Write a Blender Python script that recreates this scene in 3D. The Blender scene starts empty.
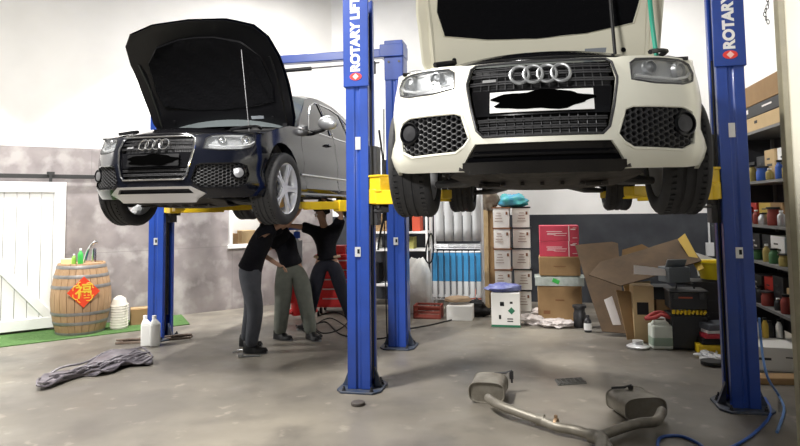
import bpy, bmesh, math, random
from math import sin, cos, pi, radians, exp, sqrt
from mathutils import Vector, Matrix, Euler, noise
from mathutils.geometry import delaunay_2d_cdt
random.seed(7)
S = bpy.context.scene
V = Vector
# ------------------------------------------------------------------ camera
PITCH, ROLL, FPX, PPX, PPY, EYE = radians(3.9), radians(.76), 620.0, 400.0, 164.0, 1.7
u0 = V((0, -sin(PITCH), cos(PITCH))); r0 = V((1, 0, 0)); FW = V((0, cos(PITCH), sin(PITCH)))
CR = r0*cos(ROLL) - u0*sin(ROLL); CU = r0*sin(ROLL) + u0*cos(ROLL)
cd = bpy.data.cameras.new('camera'); cam = bpy.data.objects.new('camera', cd); S.collection.objects.link(cam)
m = Matrix((CR, CU, -FW)).transposed().to_4x4(); m.translation = V((0, 0, EYE)); cam.matrix_world = m
cd.sensor_width = 36; cd.lens = 36*FPX/800; cd.shift_y = (PPY-223)/800; cd.clip_end = 100
S.camera = cam
def ray(px, py): return FW + CR*((px-PPX)/FPX) - CU*((py-PPY)/FPX)
def G(px, py, z=0):                       # point of the plane z seen at a pixel of the photograph
    d = ray(px, py); return V((0, 0, EYE)) + d*((z-EYE)/d.z)
def D(px, py, Y):
    d = ray(px, py); return V((0, 0, EYE)) + d*(Y/d.y)
# ------------------------------------------------------------------ world, lights, exposure
w = bpy.data.worlds.new('world'); S.world = w; w.use_nodes = True
w.node_tree.nodes['Background'].inputs[0].default_value = (.93, .96, 1, 1)
w.node_tree.nodes['Background'].inputs[1].default_value = .10
def area(name, loc, rot, sx, sy, power, col=(1, .97, .92)):
    l = bpy.data.lights.new(name, 'AREA'); l.shape = 'RECTANGLE'; l.size = sx; l.size_y = sy; l.energy = power; l.color = col
    o = bpy.data.objects.new(name, l); S.collection.objects.link(o); o.location = loc; o.rotation_euler = rot; return o
def aim(o, t):
    o.rotation_euler = (V(t)-o.location).to_track_quat('-Z', 'Y').to_euler()
YAW = radians(-12)
_l = V((-5.55, 8.7, 0)); _d = V((.81, .586, 0)); _n = V((.586, -.81, 0))
def spot(name, loc, power, ang, rot=(0, 0, 0), blend=.12, col=(1, .98, .95), r=.12):
    l = bpy.data.lights.new(name, 'SPOT'); l.energy = power; l.spot_size = radians(ang); l.spot_blend = blend; l.shadow_soft_size = r; l.color = col
    o = bpy.data.objects.new(name, l); S.collection.objects.link(o); o.location = loc; o.rotation_euler = rot; return o
area('ceiling_lamp', (-3.0, 3.8, 5.6), (0, 0, YAW), .22, 1.2, 560)
aim(spot('front_lamp', (-1.2, -1.6, 3.3), 780, 48, blend=.6, r=.15), (.2, 6.0, 3.25))
aim(spot('pillar_fill', (1.9, -1.0, 4.0), 800, 26, blend=.5), (3.0, 3.5, 2.5))  # added fill spot without a real fixture, brightens the cream pillar
area('store_room_lamp', tuple(_l+_d*3.8-_n*.85+V((0, 0, 2.4))), (0, 0, 0), .5, .3, 22)
area('ceiling_lamp', (-1.6, 9.2, 5.6), (0, 0, YAW), .25, 1.4, 120)
area('ceiling_lamp', (3.3, 9.0, 5.6), (0, 0, YAW), .25, 1.2, 80)
spot('wall_downlight', _l+_d*3.0+_n*1.0+V((0, 0, 5.2)), 900, 105)
spot('wall_downlight', _l-_d*2.5+_n*1.0+V((0, 0, 5.2)), 900, 105)
S.view_settings.view_transform = 'Standard'; S.view_settings.look = 'None'
S.view_settings.exposure = .42; S.view_settings.gamma = 1; S.view_settings.use_curve_mapping = False
# ------------------------------------------------------------------ materials
MT = {}
def mat(name, col, rough=.6, metal=0, n=0, ns=8, bump=0, coat=0, col2=None, trans=0, emit=0, alpha=1, stretch=None, spec=None):
    if name in MT: return MT[name]
    m = bpy.data.materials.new(name); m.use_nodes = True; t = m.node_tree; b = t.nodes['Principled BSDF']
    b.inputs['Base Color'].default_value = (*col, 1); b.inputs['Roughness'].default_value = rough; b.inputs['Metallic'].default_value = metal
    b.inputs['Coat Weight'].default_value = coat; b.inputs['Coat Roughness'].default_value = .05
    b.inputs['Transmission Weight'].default_value = trans; b.inputs['Alpha'].default_value = alpha
    if spec is not None: b.inputs['Specular IOR Level'].default_value = spec
    if emit:
        b.inputs['Emission Color'].default_value = (*col, 1); b.inputs['Emission Strength'].default_value = emit
    if n or bump:
        tc = t.nodes.new('ShaderNodeTexCoord'); mp = t.nodes.new('ShaderNodeMapping'); nz = t.nodes.new('ShaderNodeTexNoise')
        if stretch: mp.inputs['Scale'].default_value = stretch
        t.links.new(tc.outputs['Object'], mp.inputs[0]); t.links.new(mp.outputs[0], nz.inputs['Vector'])
        nz.inputs['Scale'].default_value = ns; nz.inputs['Detail'].default_value = 6; nz.inputs['Roughness'].default_value = .6
        if n:
            mx = t.nodes.new('ShaderNodeMix'); mx.data_type = 'RGBA'
            c2 = col2 or tuple(c*.45 for c in col)
            rp = t.nodes.new('ShaderNodeMapRange'); rp.inputs[1].default_value = .35; rp.inputs[2].default_value = .7; rp.inputs[4].default_value = n
            t.links.new(nz.outputs['Fac'], rp.inputs[0]); t.links.new(rp.outputs[0], mx.inputs[0])
            mx.inputs[6].default_value = (*col, 1); mx.inputs[7].default_value = (*c2, 1); t.links.new(mx.outputs[2], b.inputs['Base Color'])
        if bump:
            bp = t.nodes.new('ShaderNodeBump'); bp.inputs['Strength'].default_value = bump; bp.inputs['Distance'].default_value = .02
            t.links.new(nz.outputs['Fac'], bp.inputs['Height']); t.links.new(bp.outputs[0], b.inputs['Normal'])
    MT[name] = m; return m
M = dict(
 blue=mat('lift_blue_paint', (.016, .060, .34), .35, n=.6, ns=3, col2=(.012, .04, .20), coat=.2),
 blueplate=mat('worn_blue_steel', (.03, .05, .10), .5, n=.8, ns=14, col2=(.09, .09, .09)),
 yellow=mat('yellow_arm_paint', (.85, .58, .015), .4, n=.4, ns=6, col2=(.45, .30, .02)),
 steel=mat('dark_steel', (.07, .07, .075), .45, .6, n=.6, ns=12),
 chrome=mat('chrome', (.75, .76, .78), .12, 1), silver=mat('satin_silver', (.55, .56, .58), .3, .8),
 alloy=mat('alloy_rim', (.72, .73, .75), .3, .45), rubber=mat('tyre_rubber', (.022, .022, .024), .75, n=.5, ns=20, col2=(.04, .04, .04)),
 black=mat('black_plastic', (.006, .006, .007), .5, spec=.3), gloss=mat('gloss_black', (.005, .005, .006), .12, spec=.5),
 under=mat('underbody_dark', (.03, .028, .026), .7, n=.8, ns=9, col2=(.08, .07, .06), bump=.4, spec=.3),
 pblack=mat('black_car_paint', (.004, .005, .010), .12, 0, spec=.45), pwhite=mat('white_car_paint', (.80, .79, .68), .3, coat=.6),
 white=mat('white_paint', (.85, .85, .84), .5), card=mat('cardboard', (.33, .205, .095), .85, n=.5, ns=5, col2=(.23, .14, .065)),
 card2=mat('cardboard_dark', (.115, .072, .038), .85, n=.8, ns=4, col2=(.06, .038, .022)), card3=mat('cardboard_pale', (.55, .40, .22), .85, n=.4, ns=5, col2=(.42, .30, .15)),
 tape=mat('packing_tape', (.62, .50, .28), .35), red=mat('red_paint', (.55, .02, .02), .4), green=mat('green_plastic', (.05, .45, .08), .45),
 glass=mat('car_glass', (.004, .005, .006), .05, spec=.25), lens=mat('lamp_lens', (.9, .95, 1), .03, trans=.9, alpha=.35),
 brown=mat('brown_print', (.2, .08, .03), .7),
)
# ------------------------------------------------------------------ mesh helpers
class MB:
    def __init__(s): s.v = []; s.f = []; s.mi = []; s.M = Matrix(); s.k = 0
    def add(s, vs, fs, M=None):
        b = len(s.v); M = s.M @ (M or Matrix())
        s.v += [M @ V(p) for p in vs]; s.f += [tuple(i+b for i in f) for f in fs]; s.mi += [s.k]*len(fs); return s
    def box(s, c, d, rot=(0, 0, 0), taper=1):
        x, y, z = d[0]/2, d[1]/2, d[2]/2; q = taper
        vs = [(-x, -y, -z), (x, -y, -z), (x, y, -z), (-x, y, -z), (-x*q, -y*q, z), (x*q, -y*q, z), (x*q, y*q, z), (-x*q, y*q, z)]
        return s.add(vs, [(0, 3, 2, 1), (4, 5, 6, 7), (0, 1, 5, 4), (1, 2, 6, 5), (2, 3, 7, 6), (3, 0, 4, 7)], Matrix.Translation(c) @ Euler(rot).to_matrix().to_4x4())
    def prism(s, poly, h, M=None):                      # polygon in xy, extruded 0..h
        n = len(poly); vs = [(p[0], p[1], 0) for p in poly]+[(p[0], p[1], h) for p in poly]
        return s.add(vs, [tuple(range(n))[::-1], tuple(range(n, 2*n))]+[(i, (i+1) % n, n+(i+1) % n, n+i) for i in range(n)], M)
    def lathe(s, prof, n=24, M=None, cap=True):         # profile (r, z)
        vs = []; fs = []
        for r, z in prof:
            for i in range(n): a = 2*pi*i/n; vs.append((r*cos(a), r*sin(a), z))
        for j in range(len(prof)-1):
            for i in range(n): k = (i+1) % n; fs.append((j*n+i, j*n+k, (j+1)*n+k, (j+1)*n+i))
        if cap: fs += [tuple(range(n))[::-1], tuple(range((len(prof)-1)*n, len(prof)*n))]
        return s.add(vs, fs, M)
    def tube(s, pts, r, n=8, closed=False, cap=True):
        pts = [V(p) for p in pts]; L = len(pts); rr = r if isinstance(r, (list, tuple)) else [r]*L
        vs = []; fs = []; nrm = None
        for i, p in enumerate(pts):
            a = pts[(i-1) % L] if (closed or i) else p; b = pts[(i+1) % L] if (closed or i < L-1) else p
            t = (b-a).normalized()
            if nrm is None: nrm = t.orthogonal().normalized()
            nrm = (nrm-t*nrm.dot(t)).normalized(); bn = t.cross(nrm)
            for k in range(n): q = 2*pi*k/n; vs.append(p+(nrm*cos(q)+bn*sin(q))*rr[i])
        for i in range(L if closed else L-1):
            j = (i+1) % L
            for k in range(n): fs.append((i*n+k, i*n+(k+1) % n, j*n+(k+1) % n, j*n+k))
        if cap and not closed: fs += [tuple(range(n))[::-1], tuple(range((L-1)*n, L*n))]
        return s.add(vs, fs)
    def rod(s, a, b, r, n=10): return s.tube([a, b], r, n)
    def grid(s, fn, nu, nv, M=None, thick=None):
        vs = [fn(i/nu, j/nv) for j in range(nv+1) for i in range(nu+1)]
        fs = [(j*(nu+1)+i, j*(nu+1)+i+1, (j+1)*(nu+1)+i+1, (j+1)*(nu+1)+i) for j in range(nv) for i in range(nu)]
        return s.add(vs, fs, M)
    def build(s, name, mats, parent=None, smooth=30, bevel=0, seg=2, sub=0, solid=0):
        me = bpy.data.meshes.new(name); me.from_pydata([tuple(p) for p in s.v], [], s.f)
        mats = mats if isinstance(mats, (list, tuple)) else [mats]
        for m_ in mats: me.materials.append(M[m_] if isinstance(m_, str) else m_)
        for p, k in zip(me.polygons, s.mi): p.material_index = k
        bm = bmesh.new(); bm.from_mesh(me); bmesh.ops.recalc_face_normals(bm, faces=bm.faces)
        if smooth:
            for f in bm.faces: f.smooth = True
            for e in bm.edges:
                if len(e.link_faces) == 2 and e.calc_face_angle(0) > radians(smooth): e.smooth = False
        bm.to_mesh(me); bm.free()
        o = bpy.data.objects.new(name, me); S.collection.objects.link(o)
        if parent: o.parent = parent
        if solid: q = o.modifiers.new('solid', 'SOLIDIFY'); q.thickness = solid; q.offset = 0
        if bevel: q = o.modifiers.new('bevel', 'BEVEL'); q.width = bevel; q.segments = seg; q.limit_method = 'ANGLE'; q.angle_limit = radians(50)
        if sub: q = o.modifiers.new('sub', 'SUBSURF'); q.levels = sub; q.render_levels = sub
        return o
def tag(o, label=None, cat=None, group=None, kind=None):
    if label: o['label'] = label
    if cat: o['category'] = cat
    if group: o['group'] = group
    if kind: o['kind'] = kind
    return o
def empty(name, loc, rz=0, label=None, cat=None, group=None):
    o = bpy.data.objects.new(name, None); S.collection.objects.link(o); o.location = loc; o.rotation_euler = (0, 0, rz); o.empty_display_size = .1
    return tag(o, label, cat, group)
def copy_tree(o, parent=None):
    c = o.copy(); S.collection.objects.link(c); c.parent = parent
    for ch in list(o.children): copy_tree(ch, c)
    return c
def smooth_pts(pts, n=6, closed=False):                  # Catmull-Rom
    P = [V(p) for p in pts]; out = []; L = len(P)
    for i in range(L if closed else L-1):
        a, b, c, d = (P[(i-1) % L] if closed or i else P[0]), P[i], P[(i+1) % L], (P[(i+2) % L] if closed or i < L-2 else P[-1])
        for k in range(n):
            t = k/n; out.append(.5*((2*b)+(c-a)*t+(2*a-5*b+4*c-d)*t*t+(3*b-a-3*c+d)*t**3))
    if not closed: out.append(P[-1])
    return out
def text(body, size, material, parent, name, M_, thick=.002, align='CENTER', bold=0):
    c = bpy.data.curves.new(name, 'FONT'); c.body = body; c.size = size; c.extrude = thick; c.align_x = align; c.align_y = 'CENTER'; c.offset = bold
    t = bpy.data.objects.new('t', c); S.collection.objects.link(t)
    dg = bpy.context.evaluated_depsgraph_get(); me = bpy.data.meshes.new_from_object(t.evaluated_get(dg))
    bpy.data.objects.remove(t); me.materials.clear(); me.materials.append(M[material] if isinstance(material, str) else material)
    o = bpy.data.objects.new(name, me); S.collection.objects.link(o); o.parent = parent; o.matrix_local = M_; return o
def inside(x, y, poly):
    c = False; j = len(poly)-1
    for i in range(len(poly)):
        xi, yi = poly[i]; xj, yj = poly[j]
        if (yi > y) != (yj > y) and x < (xj-xi)*(y-yi)/(yj-yi)+xi: c = not c
        j = i
    return c
def dens(poly, step):
    out = []
    for i in range(len(poly)):
        a = V(poly[i]); b = V(poly[(i+1) % len(poly)]); n = max(1, int((b-a).length/step))
        out += [tuple(a.lerp(b, k/n)) for k in range(n)]
    return out
def region(mb, outer, holes, step, fn, thick=0):         # a patch of a curved surface fn(u, v, offset) cut to an outline
    loops = [dens(outer, step)]+[dens(h, step) for h in holes]; pts = []; ed = []
    for L in loops:
        b = len(pts); pts += L; ed += [(b+i, b+(i+1) % len(L)) for i in range(len(L))]
    xs = [p[0] for p in outer]; ys = [p[1] for p in outer]; segs = [V(p) for L in loops for p in L]
    cell = {}
    for p in segs: cell.setdefault((int(p.x//step), int(p.y//step)), []).append(p)
    ok = lambda x, y: inside(x, y, outer) and not any(inside(x, y, h) for h in holes)
    nx = int((max(xs)-min(xs))/step)+1; ny = int((max(ys)-min(ys))/step)+1
    for i in range(1, nx):
        for j in range(1, ny):
            x = min(xs)+i*step; y = min(ys)+j*step
            if not ok(x, y): continue
            cx, cy = int(x//step), int(y//step); q = V((x, y))
            if any((p-q).length < step*.45 for a in (-1, 0, 1) for b in (-1, 0, 1) for p in cell.get((cx+a, cy+b), ())): continue
            pts.append((x, y))
    vs, es, fs, *_ = delaunay_2d_cdt([V(p) for p in pts], ed, [], 0, 1e-6)
    keep = []
    for f in fs:
        c = sum((vs[i] for i in f), V((0, 0)))/len(f)
        if ok(c.x, c.y): keep.append(tuple(f))
    P = [fn(p.x, p.y, 0) for p in vs]
    if not thick: return mb.add(P, keep)
    n = len(vs); P += [fn(p.x, p.y, -thick) for p in vs]; cnt = {}
    for f in keep:
        for a, b in zip(f, f[1:]+f[:1]): cnt[(a, b)] = 1
    wall = [(a, b, b+n, a+n) for (a, b) in cnt if (b, a) not in cnt]
    return mb.add(P, keep+[tuple(i+n for i in f[::-1]) for f in keep]+wall)
RX = Matrix.Rotation(pi/2, 4, 'X'); RY = Matrix.Rotation(pi/2, 4, 'Y')
T = Matrix.Translation
# ------------------------------------------------------------------ the setting
def wallmat(kind):
    m = bpy.data.materials.new(kind); m.use_nodes = True; t = m.node_tree; b = t.nodes['Principled BSDF']; L = t.links
    tc = t.nodes.new('ShaderNodeTexCoord'); sx = t.nodes.new('ShaderNodeSeparateXYZ'); L.new(tc.outputs['Object'], sx.inputs[0])
    def nz(sc, det=6):
        q = t.nodes.new('ShaderNodeTexNoise'); q.inputs['Scale'].default_value = sc; q.inputs['Detail'].default_value = det; L.new(tc.outputs['Object'], q.inputs['Vector']); return q
    def mix(a, bb, fac):
        q = t.nodes.new('ShaderNodeMix'); q.data_type = 'RGBA'
        for i, c in ((6, a), (7, bb)):
            if isinstance(c, tuple): q.inputs[i].default_value = (*c, 1)
            else: L.new(c, q.inputs[i])
        if isinstance(fac, (int, float)): q.inputs[0].default_value = fac
        else: L.new(fac, q.inputs[0])
        return q.outputs[2]
    def rng(src, a, c, lo=0, hi=1):
        q = t.nodes.new('ShaderNodeMapRange'); q.inputs[1].default_value = a; q.inputs[2].default_value = c; q.inputs[3].default_value = lo; q.inputs[4].default_value = hi; L.new(src, q.inputs[0]); return q.outputs[0]
    if kind == 'workshop_floor':
        c = mix((.25, .225, .185), (.135, .122, .105), rng(nz(.45).outputs['Fac'], .38, .58))
        c = mix(c, (.10, .09, .08), rng(nz(1.7, 9).outputs['Fac'], .5, .72, 0, .75))
        c = mix(c, (.055, .05, .046), rng(nz(.9, 4).outputs['Fac'], .60, .70, 0, .55))
        c = mix(c, (.46, .41, .34), rng(nz(5, 10).outputs['Fac'], .62, .72, 0, .4))
        L.new(c, b.inputs['Base Color']); L.new(rng(nz(1.2, 5).outputs['Fac'], .35, .65, .34, .62), b.inputs['Roughness'])
        bp = t.nodes.new('ShaderNodeBump'); bp.inputs['Strength'].default_value = .12; L.new(nz(14, 8).outputs['Fac'], bp.inputs['Height']); L.new(bp.outputs[0], b.inputs['Normal'])
    elif kind == 'left_wall_paint':                       # bare concrete below, white paint above
        c = mix((.36, .325, .32), (.23, .205, .205), rng(nz(2.4, 12).outputs['Fac'], .35, .68))
        c = mix(c, (.47, .44, .43), rng(nz(3.5, 10).outputs['Fac'], .50, .66, 0, .8))
        br = t.nodes.new('ShaderNodeTexBrick'); cb = t.nodes.new('ShaderNodeCombineXYZ'); L.new(sx.outputs[0], cb.inputs[0]); L.new(sx.outputs[2], cb.inputs[1]); L.new(cb.outputs[0], br.inputs['Vector'])
        br.inputs['Scale'].default_value = 1; br.inputs['Brick Width'].default_value = 2.2; br.inputs['Row Height'].default_value = 1.06; br.inputs['Mortar Size'].default_value = .006; br.offset = .5
        c = mix(c, (.16, .15, .15), rng(br.outputs['Fac'], 0, 1, 0, .35))
        up = t.nodes.new('ShaderNodeMath'); up.operation = 'GREATER_THAN'; up.inputs[1].default_value = 2.63; L.new(sx.outputs[2], up.inputs[0])
        wp = mix((.83, .82, .80), (.76, .75, .73), rng(nz(1.1).outputs['Fac'], .4, .7))
        L.new(mix(c, wp, up.outputs[0]), b.inputs['Base Color']); b.inputs['Roughness'].default_value = .8
        bp = t.nodes.new('ShaderNodeBump'); bp.inputs['Strength'].default_value = .15; L.new(nz(9, 8).outputs['Fac'], bp.inputs['Height']); L.new(bp.outputs[0], b.inputs['Normal'])
    else:                                                 # dark painted dado below white, from 3 m along the wall
        g = t.nodes.new('ShaderNodeMath'); g.operation = 'LESS_THAN'; g.inputs[1].default_value = 1.52; L.new(sx.outputs[2], g.inputs[0])
        wp = mix((.84, .84, .84), (.74, .74, .74), rng(nz(1.3, 8).outputs['Fac'], .45, .75))
        dk = mix((.024, .027, .036), (.045, .05, .06), rng(nz(2.5, 8).outputs['Fac'], .4, .7))
        L.new(mix(wp, dk, g.outputs[0]), b.inputs['Base Color']); b.inputs['Roughness'].default_value = .7
    return m
fm, lm, bm_ = wallmat('workshop_floor'), wallmat('left_wall_paint'), wallmat('back_wall_paint')
b = MB(); b.box((0, 3.5, -.1), (22, 21, .2)); tag(b.build('floor', fm, smooth=0), kind='structure')
WL = V((.81, .586, 0)); LA = math.atan2(.586, .81); L0 = V((-5.55, 8.7, 0))        # left wall: line through L0 along WL
BA = -math.atan2(.21, .978); B0 = V((-1.28, 11.78, 0))                             # back wall starts in the corner B0
def lwl(t, out=0, z=0): return L0+WL*t+V((.586, -.81, 0))*out+V((0, 0, z))
def bwl(t, out=0, z=0): return B0+V((cos(BA), sin(BA), 0))*t+V((sin(BA), -cos(BA), 0))*out+V((0, 0, z))
# left wall, with a pass-through window at t 3.4..4.4
t_corner = (B0-L0).length
b = MB()
wx0, wx1, wz0, wz1 = 3.27, 4.25, 1.08, 1.95
for x0, x1, z0, z1 in ((-6, wx0, 0, 6.4), (wx1, t_corner+.05, 0, 6.4), (wx0, wx1, 0, wz0), (wx0, wx1, wz1, 6.4)):
    b.box(((x0+x1)/2, .12, (z0+z1)/2), (x1-x0, .24, z1-z0))
o = b.build('wall_left', lm, smooth=0); o.location = L0; o.rotation_euler = (0, 0, LA); tag(o, kind='structure')
b = MB()
for x0, x1, z0, z1 in ((wx0-.04, wx0+.02, wz0-.03, wz1+.04), (wx1-.02, wx1+.04, wz0-.03, wz1+.04), (wx0, wx1, wz1, wz1+.05), (wx0-.06, wx1+.06, wz0-.06, wz0)):
    b.box(((x0+x1)/2, .1, (z0+z1)/2), (x1-x0, .3, z1-z0))
o = b.build('window_1', 'white', bevel=.004); o.location = L0; o.rotation_euler = (0, 0, LA); tag(o, kind='structure')
b = MB(); b.box((3.75, 1.3, 1.3), (3.0, .1, 2.6)); b.box((3.75, .75, 1.0), (2.6, .5, .05))
o = b.build('wall_store_room', 'white'); o.location = L0; o.rotation_euler = (0, 0, LA); tag(o, kind='structure')
b = MB(); b.box((3.6, .12, 3.2), (7.6, .24, 6.4)); o = b.build('wall_back', bm_, smooth=0); o.location = B0; o.rotation_euler = (0, 0, BA); tag(o, kind='structure')
RC = bwl(6.95)
b = MB(); b.box((5.2, .12, 3.2), (10.4, .24, 6.4)); o = b.build('wall_right', mat('right_wall_paint', (.84, .84, .83), .8, n=.3, ns=2, col2=(.75, .75, .74)), smooth=0); o.location = RC; o.rotation_euler = (0, 0, BA-pi/2); tag(o, kind='structure')
b = MB(); b.box((0, 3.5, 6.5), (22, 21, .2)); tag(b.build('ceiling', mat('ceiling_paint', (.7, .7, .7), .9), smooth=0), kind='structure')
# foreground pillar at the right edge
pp_ = D(791, 200, 3.6)
b = MB(); b.box((.47, .06, 3.2), (.9, .12, 6.4)); o = b.build('wall_pillar', mat('cream_pillar', (.86, .82, .68), .6, n=.3, ns=3, col2=(.66, .62, .50)), bevel=.01); o.location = (pp_.x, 3.6, 0); o.rotation_euler = (0, 0, BA); tag(o, kind='structure')
b = MB(); b.box((.0, .02, 3.2), (.035, .07, 6.4)); o = b.build('trim_1', mat('olive_metal_trim', (.30, .27, .18), .5, n=.5, ns=6), bevel=.004); o.location = (pp_.x, 3.6, 0); o.rotation_euler = (0, 0, BA); tag(o, kind='structure')
# sliding barn door, rail
def onleft(o): o.location = L0; o.rotation_euler = (0, 0, LA); return o
b = MB(); x0, x1, zt = -2.6, .75, 2.1
n = 22
for i in range(n):
    w_ = (x1-x0)/n; b.box((x0+w_*(i+.5), -.08, 1.07), (w_-.006, .03, 2.05))
for a, c in (((x0+x1)/2, zt-.06), ((x0+x1)/2, .12)): b.box((a, -.105, c), (x1-x0, .03, .15))
for a in (x0+.07, x1-.07, (x0+x1)/2-.2): b.box((a, -.106, 1.07), (.14, .03, 2.05))
for xa, xb in ((-.9, .6),):
    L = sqrt((xb-xa)**2+1.8**2); b.box(((xa+xb)/2, -.1, 1.07), (L, .025, .12), (0, math.atan2(1.8, xb-xa), 0))
onleft(tag(b.build('door_1', mat('white_door_paint', (.86, .86, .85), .55, n=.2, ns=4, col2=(.76, .76, .75)), bevel=.004), kind='structure'))
b = MB(); b.box((-1.2, -.06, 2.2), (5.4, .02, .06))
for a in (-.3, .55, -1.6, -2.4): b.box((a, -.09, 2.24), (.1, .03, .05)); b.box((a, -.1, 2.14), (.04, .015, .2))
onleft(tag(b.build('trim_2', mat('black_rail', (.03, .03, .03), .5), bevel=.003), kind='structure'))
# green turf strip along the left wall
gm = mat('turf_green', (.055, .13, .03), .95, n=.7, ns=30, bump=.8, col2=(.09, .19, .05))
poly = [lwl(-4.8, .95), lwl(2.3, .95), lwl(2.45, .03), lwl(-4.8, .03)]
b = MB(); b.prism([(p.x, p.y) for p in poly], .012); o = b.build('turf_mat', gm, smooth=0); tag(o, 'long green artificial turf mat along the left wall', 'mat')
# ------------------------------------------------------------------ the cars
def lerp(tab, x):
    if x <= tab[0][0]: return tab[0][1]
    for (a, b_), (c, d) in zip(tab, tab[1:]):
        if x <= c: t = (x-a)/(c-a); t = t*t*(3-2*t)*.5+t*.5; return b_+(d-b_)*t
    return tab[-1][1]
def plan(u):
    a = abs(u)
    if a <= .8: x, y = a, .30*(a/.8)**2.7
    else: y = .30+a-.8; x = .8+.14*(1-exp(-(y-.30)/.14))
    if y > 3.6: x -= .22*((y-3.6)/1.03)**2.2
    return x, y
PF = [(.16, .10), (.24, .035), (.32, 0), (.5, 0), (.62, .02), (.72, .06), (.80, .11), (.9, .20), (1.0, .32)]
PS = [(.16, .07), (.25, .02), (.32, .0), (.42, .03), (.58, .018), (.68, .03), (.78, .05), (.9, .06), (.96, .08), (1.02, .11)]
def SF(u, z, o=0):                                       # body skin: u around the car (x at the front, depth along the side), z up
    x, y = plan(u); a = abs(u); x2, y2 = plan(a+.004)
    x1, y1 = plan(max(a-.004, 0)); tx, ty = x2-x1, y2-y1; l = sqrt(tx*tx+ty*ty) or 1; nx, ny = -ty/l, tx/l
    wf = min(1, max(0, (1.05-a)/.5)); wf = wf*wf*(3-2*wf)
    d = lerp(PF, z)*wf+lerp(PS, z)*(1-wf)-o
    # haunch over the wheels
    x, y = x+nx*d, y+ny*d
    return V((x if u >= 0 else -x, y, z))
def SG(y, z, o=0, s=1):                                  # side glass surface
    q = max(0, (z-.97)/.6); x = .85-.26*q**1.15-.05*max(0, (y-3.4))**1.5+o
    return V((s*x, y, z))
def SH(x, l, o=0):                                       # bonnet in its own plane: x across, l from hinge to nose
    return V((x, -l, -.07*(x/.8)**2-.12*(l/1.18)**3.2+.03*sin(min(1, l)*pi)+o))
def hexmesh(b, poly, pitch, fn, off, wall=.75):
    R = pitch/sqrt(3); xs = [p[0] for p in poly]; zs = [p[1] for p in poly]; i = 0; x = min(xs)
    row = 0; z = min(zs)
    while z < max(zs)+pitch:
        x = min(xs)-(row % 2)*R*1.5
        while x < max(xs)+pitch:
            if inside(x, z, poly):
                o_ = [fn(x+R*1.0*cos(k*pi/3), z+R*.92*sin(k*pi/3), off) for k in range(6)]
                i_ = [fn(x+R*wall*cos(k*pi/3), z+R*wall*.92*sin(k*pi/3), off-.002) for k in range(6)]
                d_ = [fn(x+R*wall*cos(k*pi/3), z+R*wall*.92*sin(k*pi/3), off-.02) for k in range(6)]
                b.add(o_+i_+d_, [(k, (k+1) % 6, 6+(k+1) % 6, 6+k) for k in range(6)]+[(6+k, 6+(k+1) % 6, 12+(k+1) % 6, 12+k) for k in range(6)])
            x += R*3
        z += pitch*.46; row += 1
GR = [(-.30, .365), (.30, .365), (.335, .40), (.395, .66), (.385, .745), (.36, .765), (-.36, .765), (-.385, .745), (-.395, .66), (-.335, .40)]
HL = [(.47, .645), (.49, .74), (.54, .77), (.70, .785), (.80, .787), (.88, .77), (.89, .72), (.85, .67), (.76, .64), (.6, .632)]
FG = [(.405, .32), (.375, .36), (.415, .49), (.455, .505), (.74, .515), (.80, .495), (.82, .41), (.79, .32), (.73, .285), (.46, .29)]
LI = [(-.44, .185), (.44, .185), (.37, .275), (-.37, .275)]
mir = lambda P: [(-a, z) for a, z in P][::-1]
def arch(yc, r, zc=.36, n=14, lo=.2):                    # arch outline in (u, z)
    uc = yc+.5; a0 = math.asin((lo-zc)/r)
    return [(uc+r*cos(a), zc+r*sin(a)) for a in [pi-a0-(pi-2*a0)*k/n for k in range(n+1)]]
def front_wheel_prof():
    w_ = .128; R = .362
    pr = [(.252, -w_*.86), (.262, -w_*.95), (.30, -w_*1.03), (.335, -w_), (.352, -w_*.9), (R, -w_*.72)]
    for g in (-.5, -.17, .17, .5): pr += [(R, (g-.07)*w_*1.25), (R-.009, (g-.05)*w_*1.25), (R-.009, (g+.05)*w_*1.25), (R, (g+.07)*w_*1.25)]
    return pr+[(R, w_*.72), (.352, w_*.9), (.335, w_), (.30, w_*1.03), (.262, w_*.95), (.252, w_*.86)]
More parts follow.
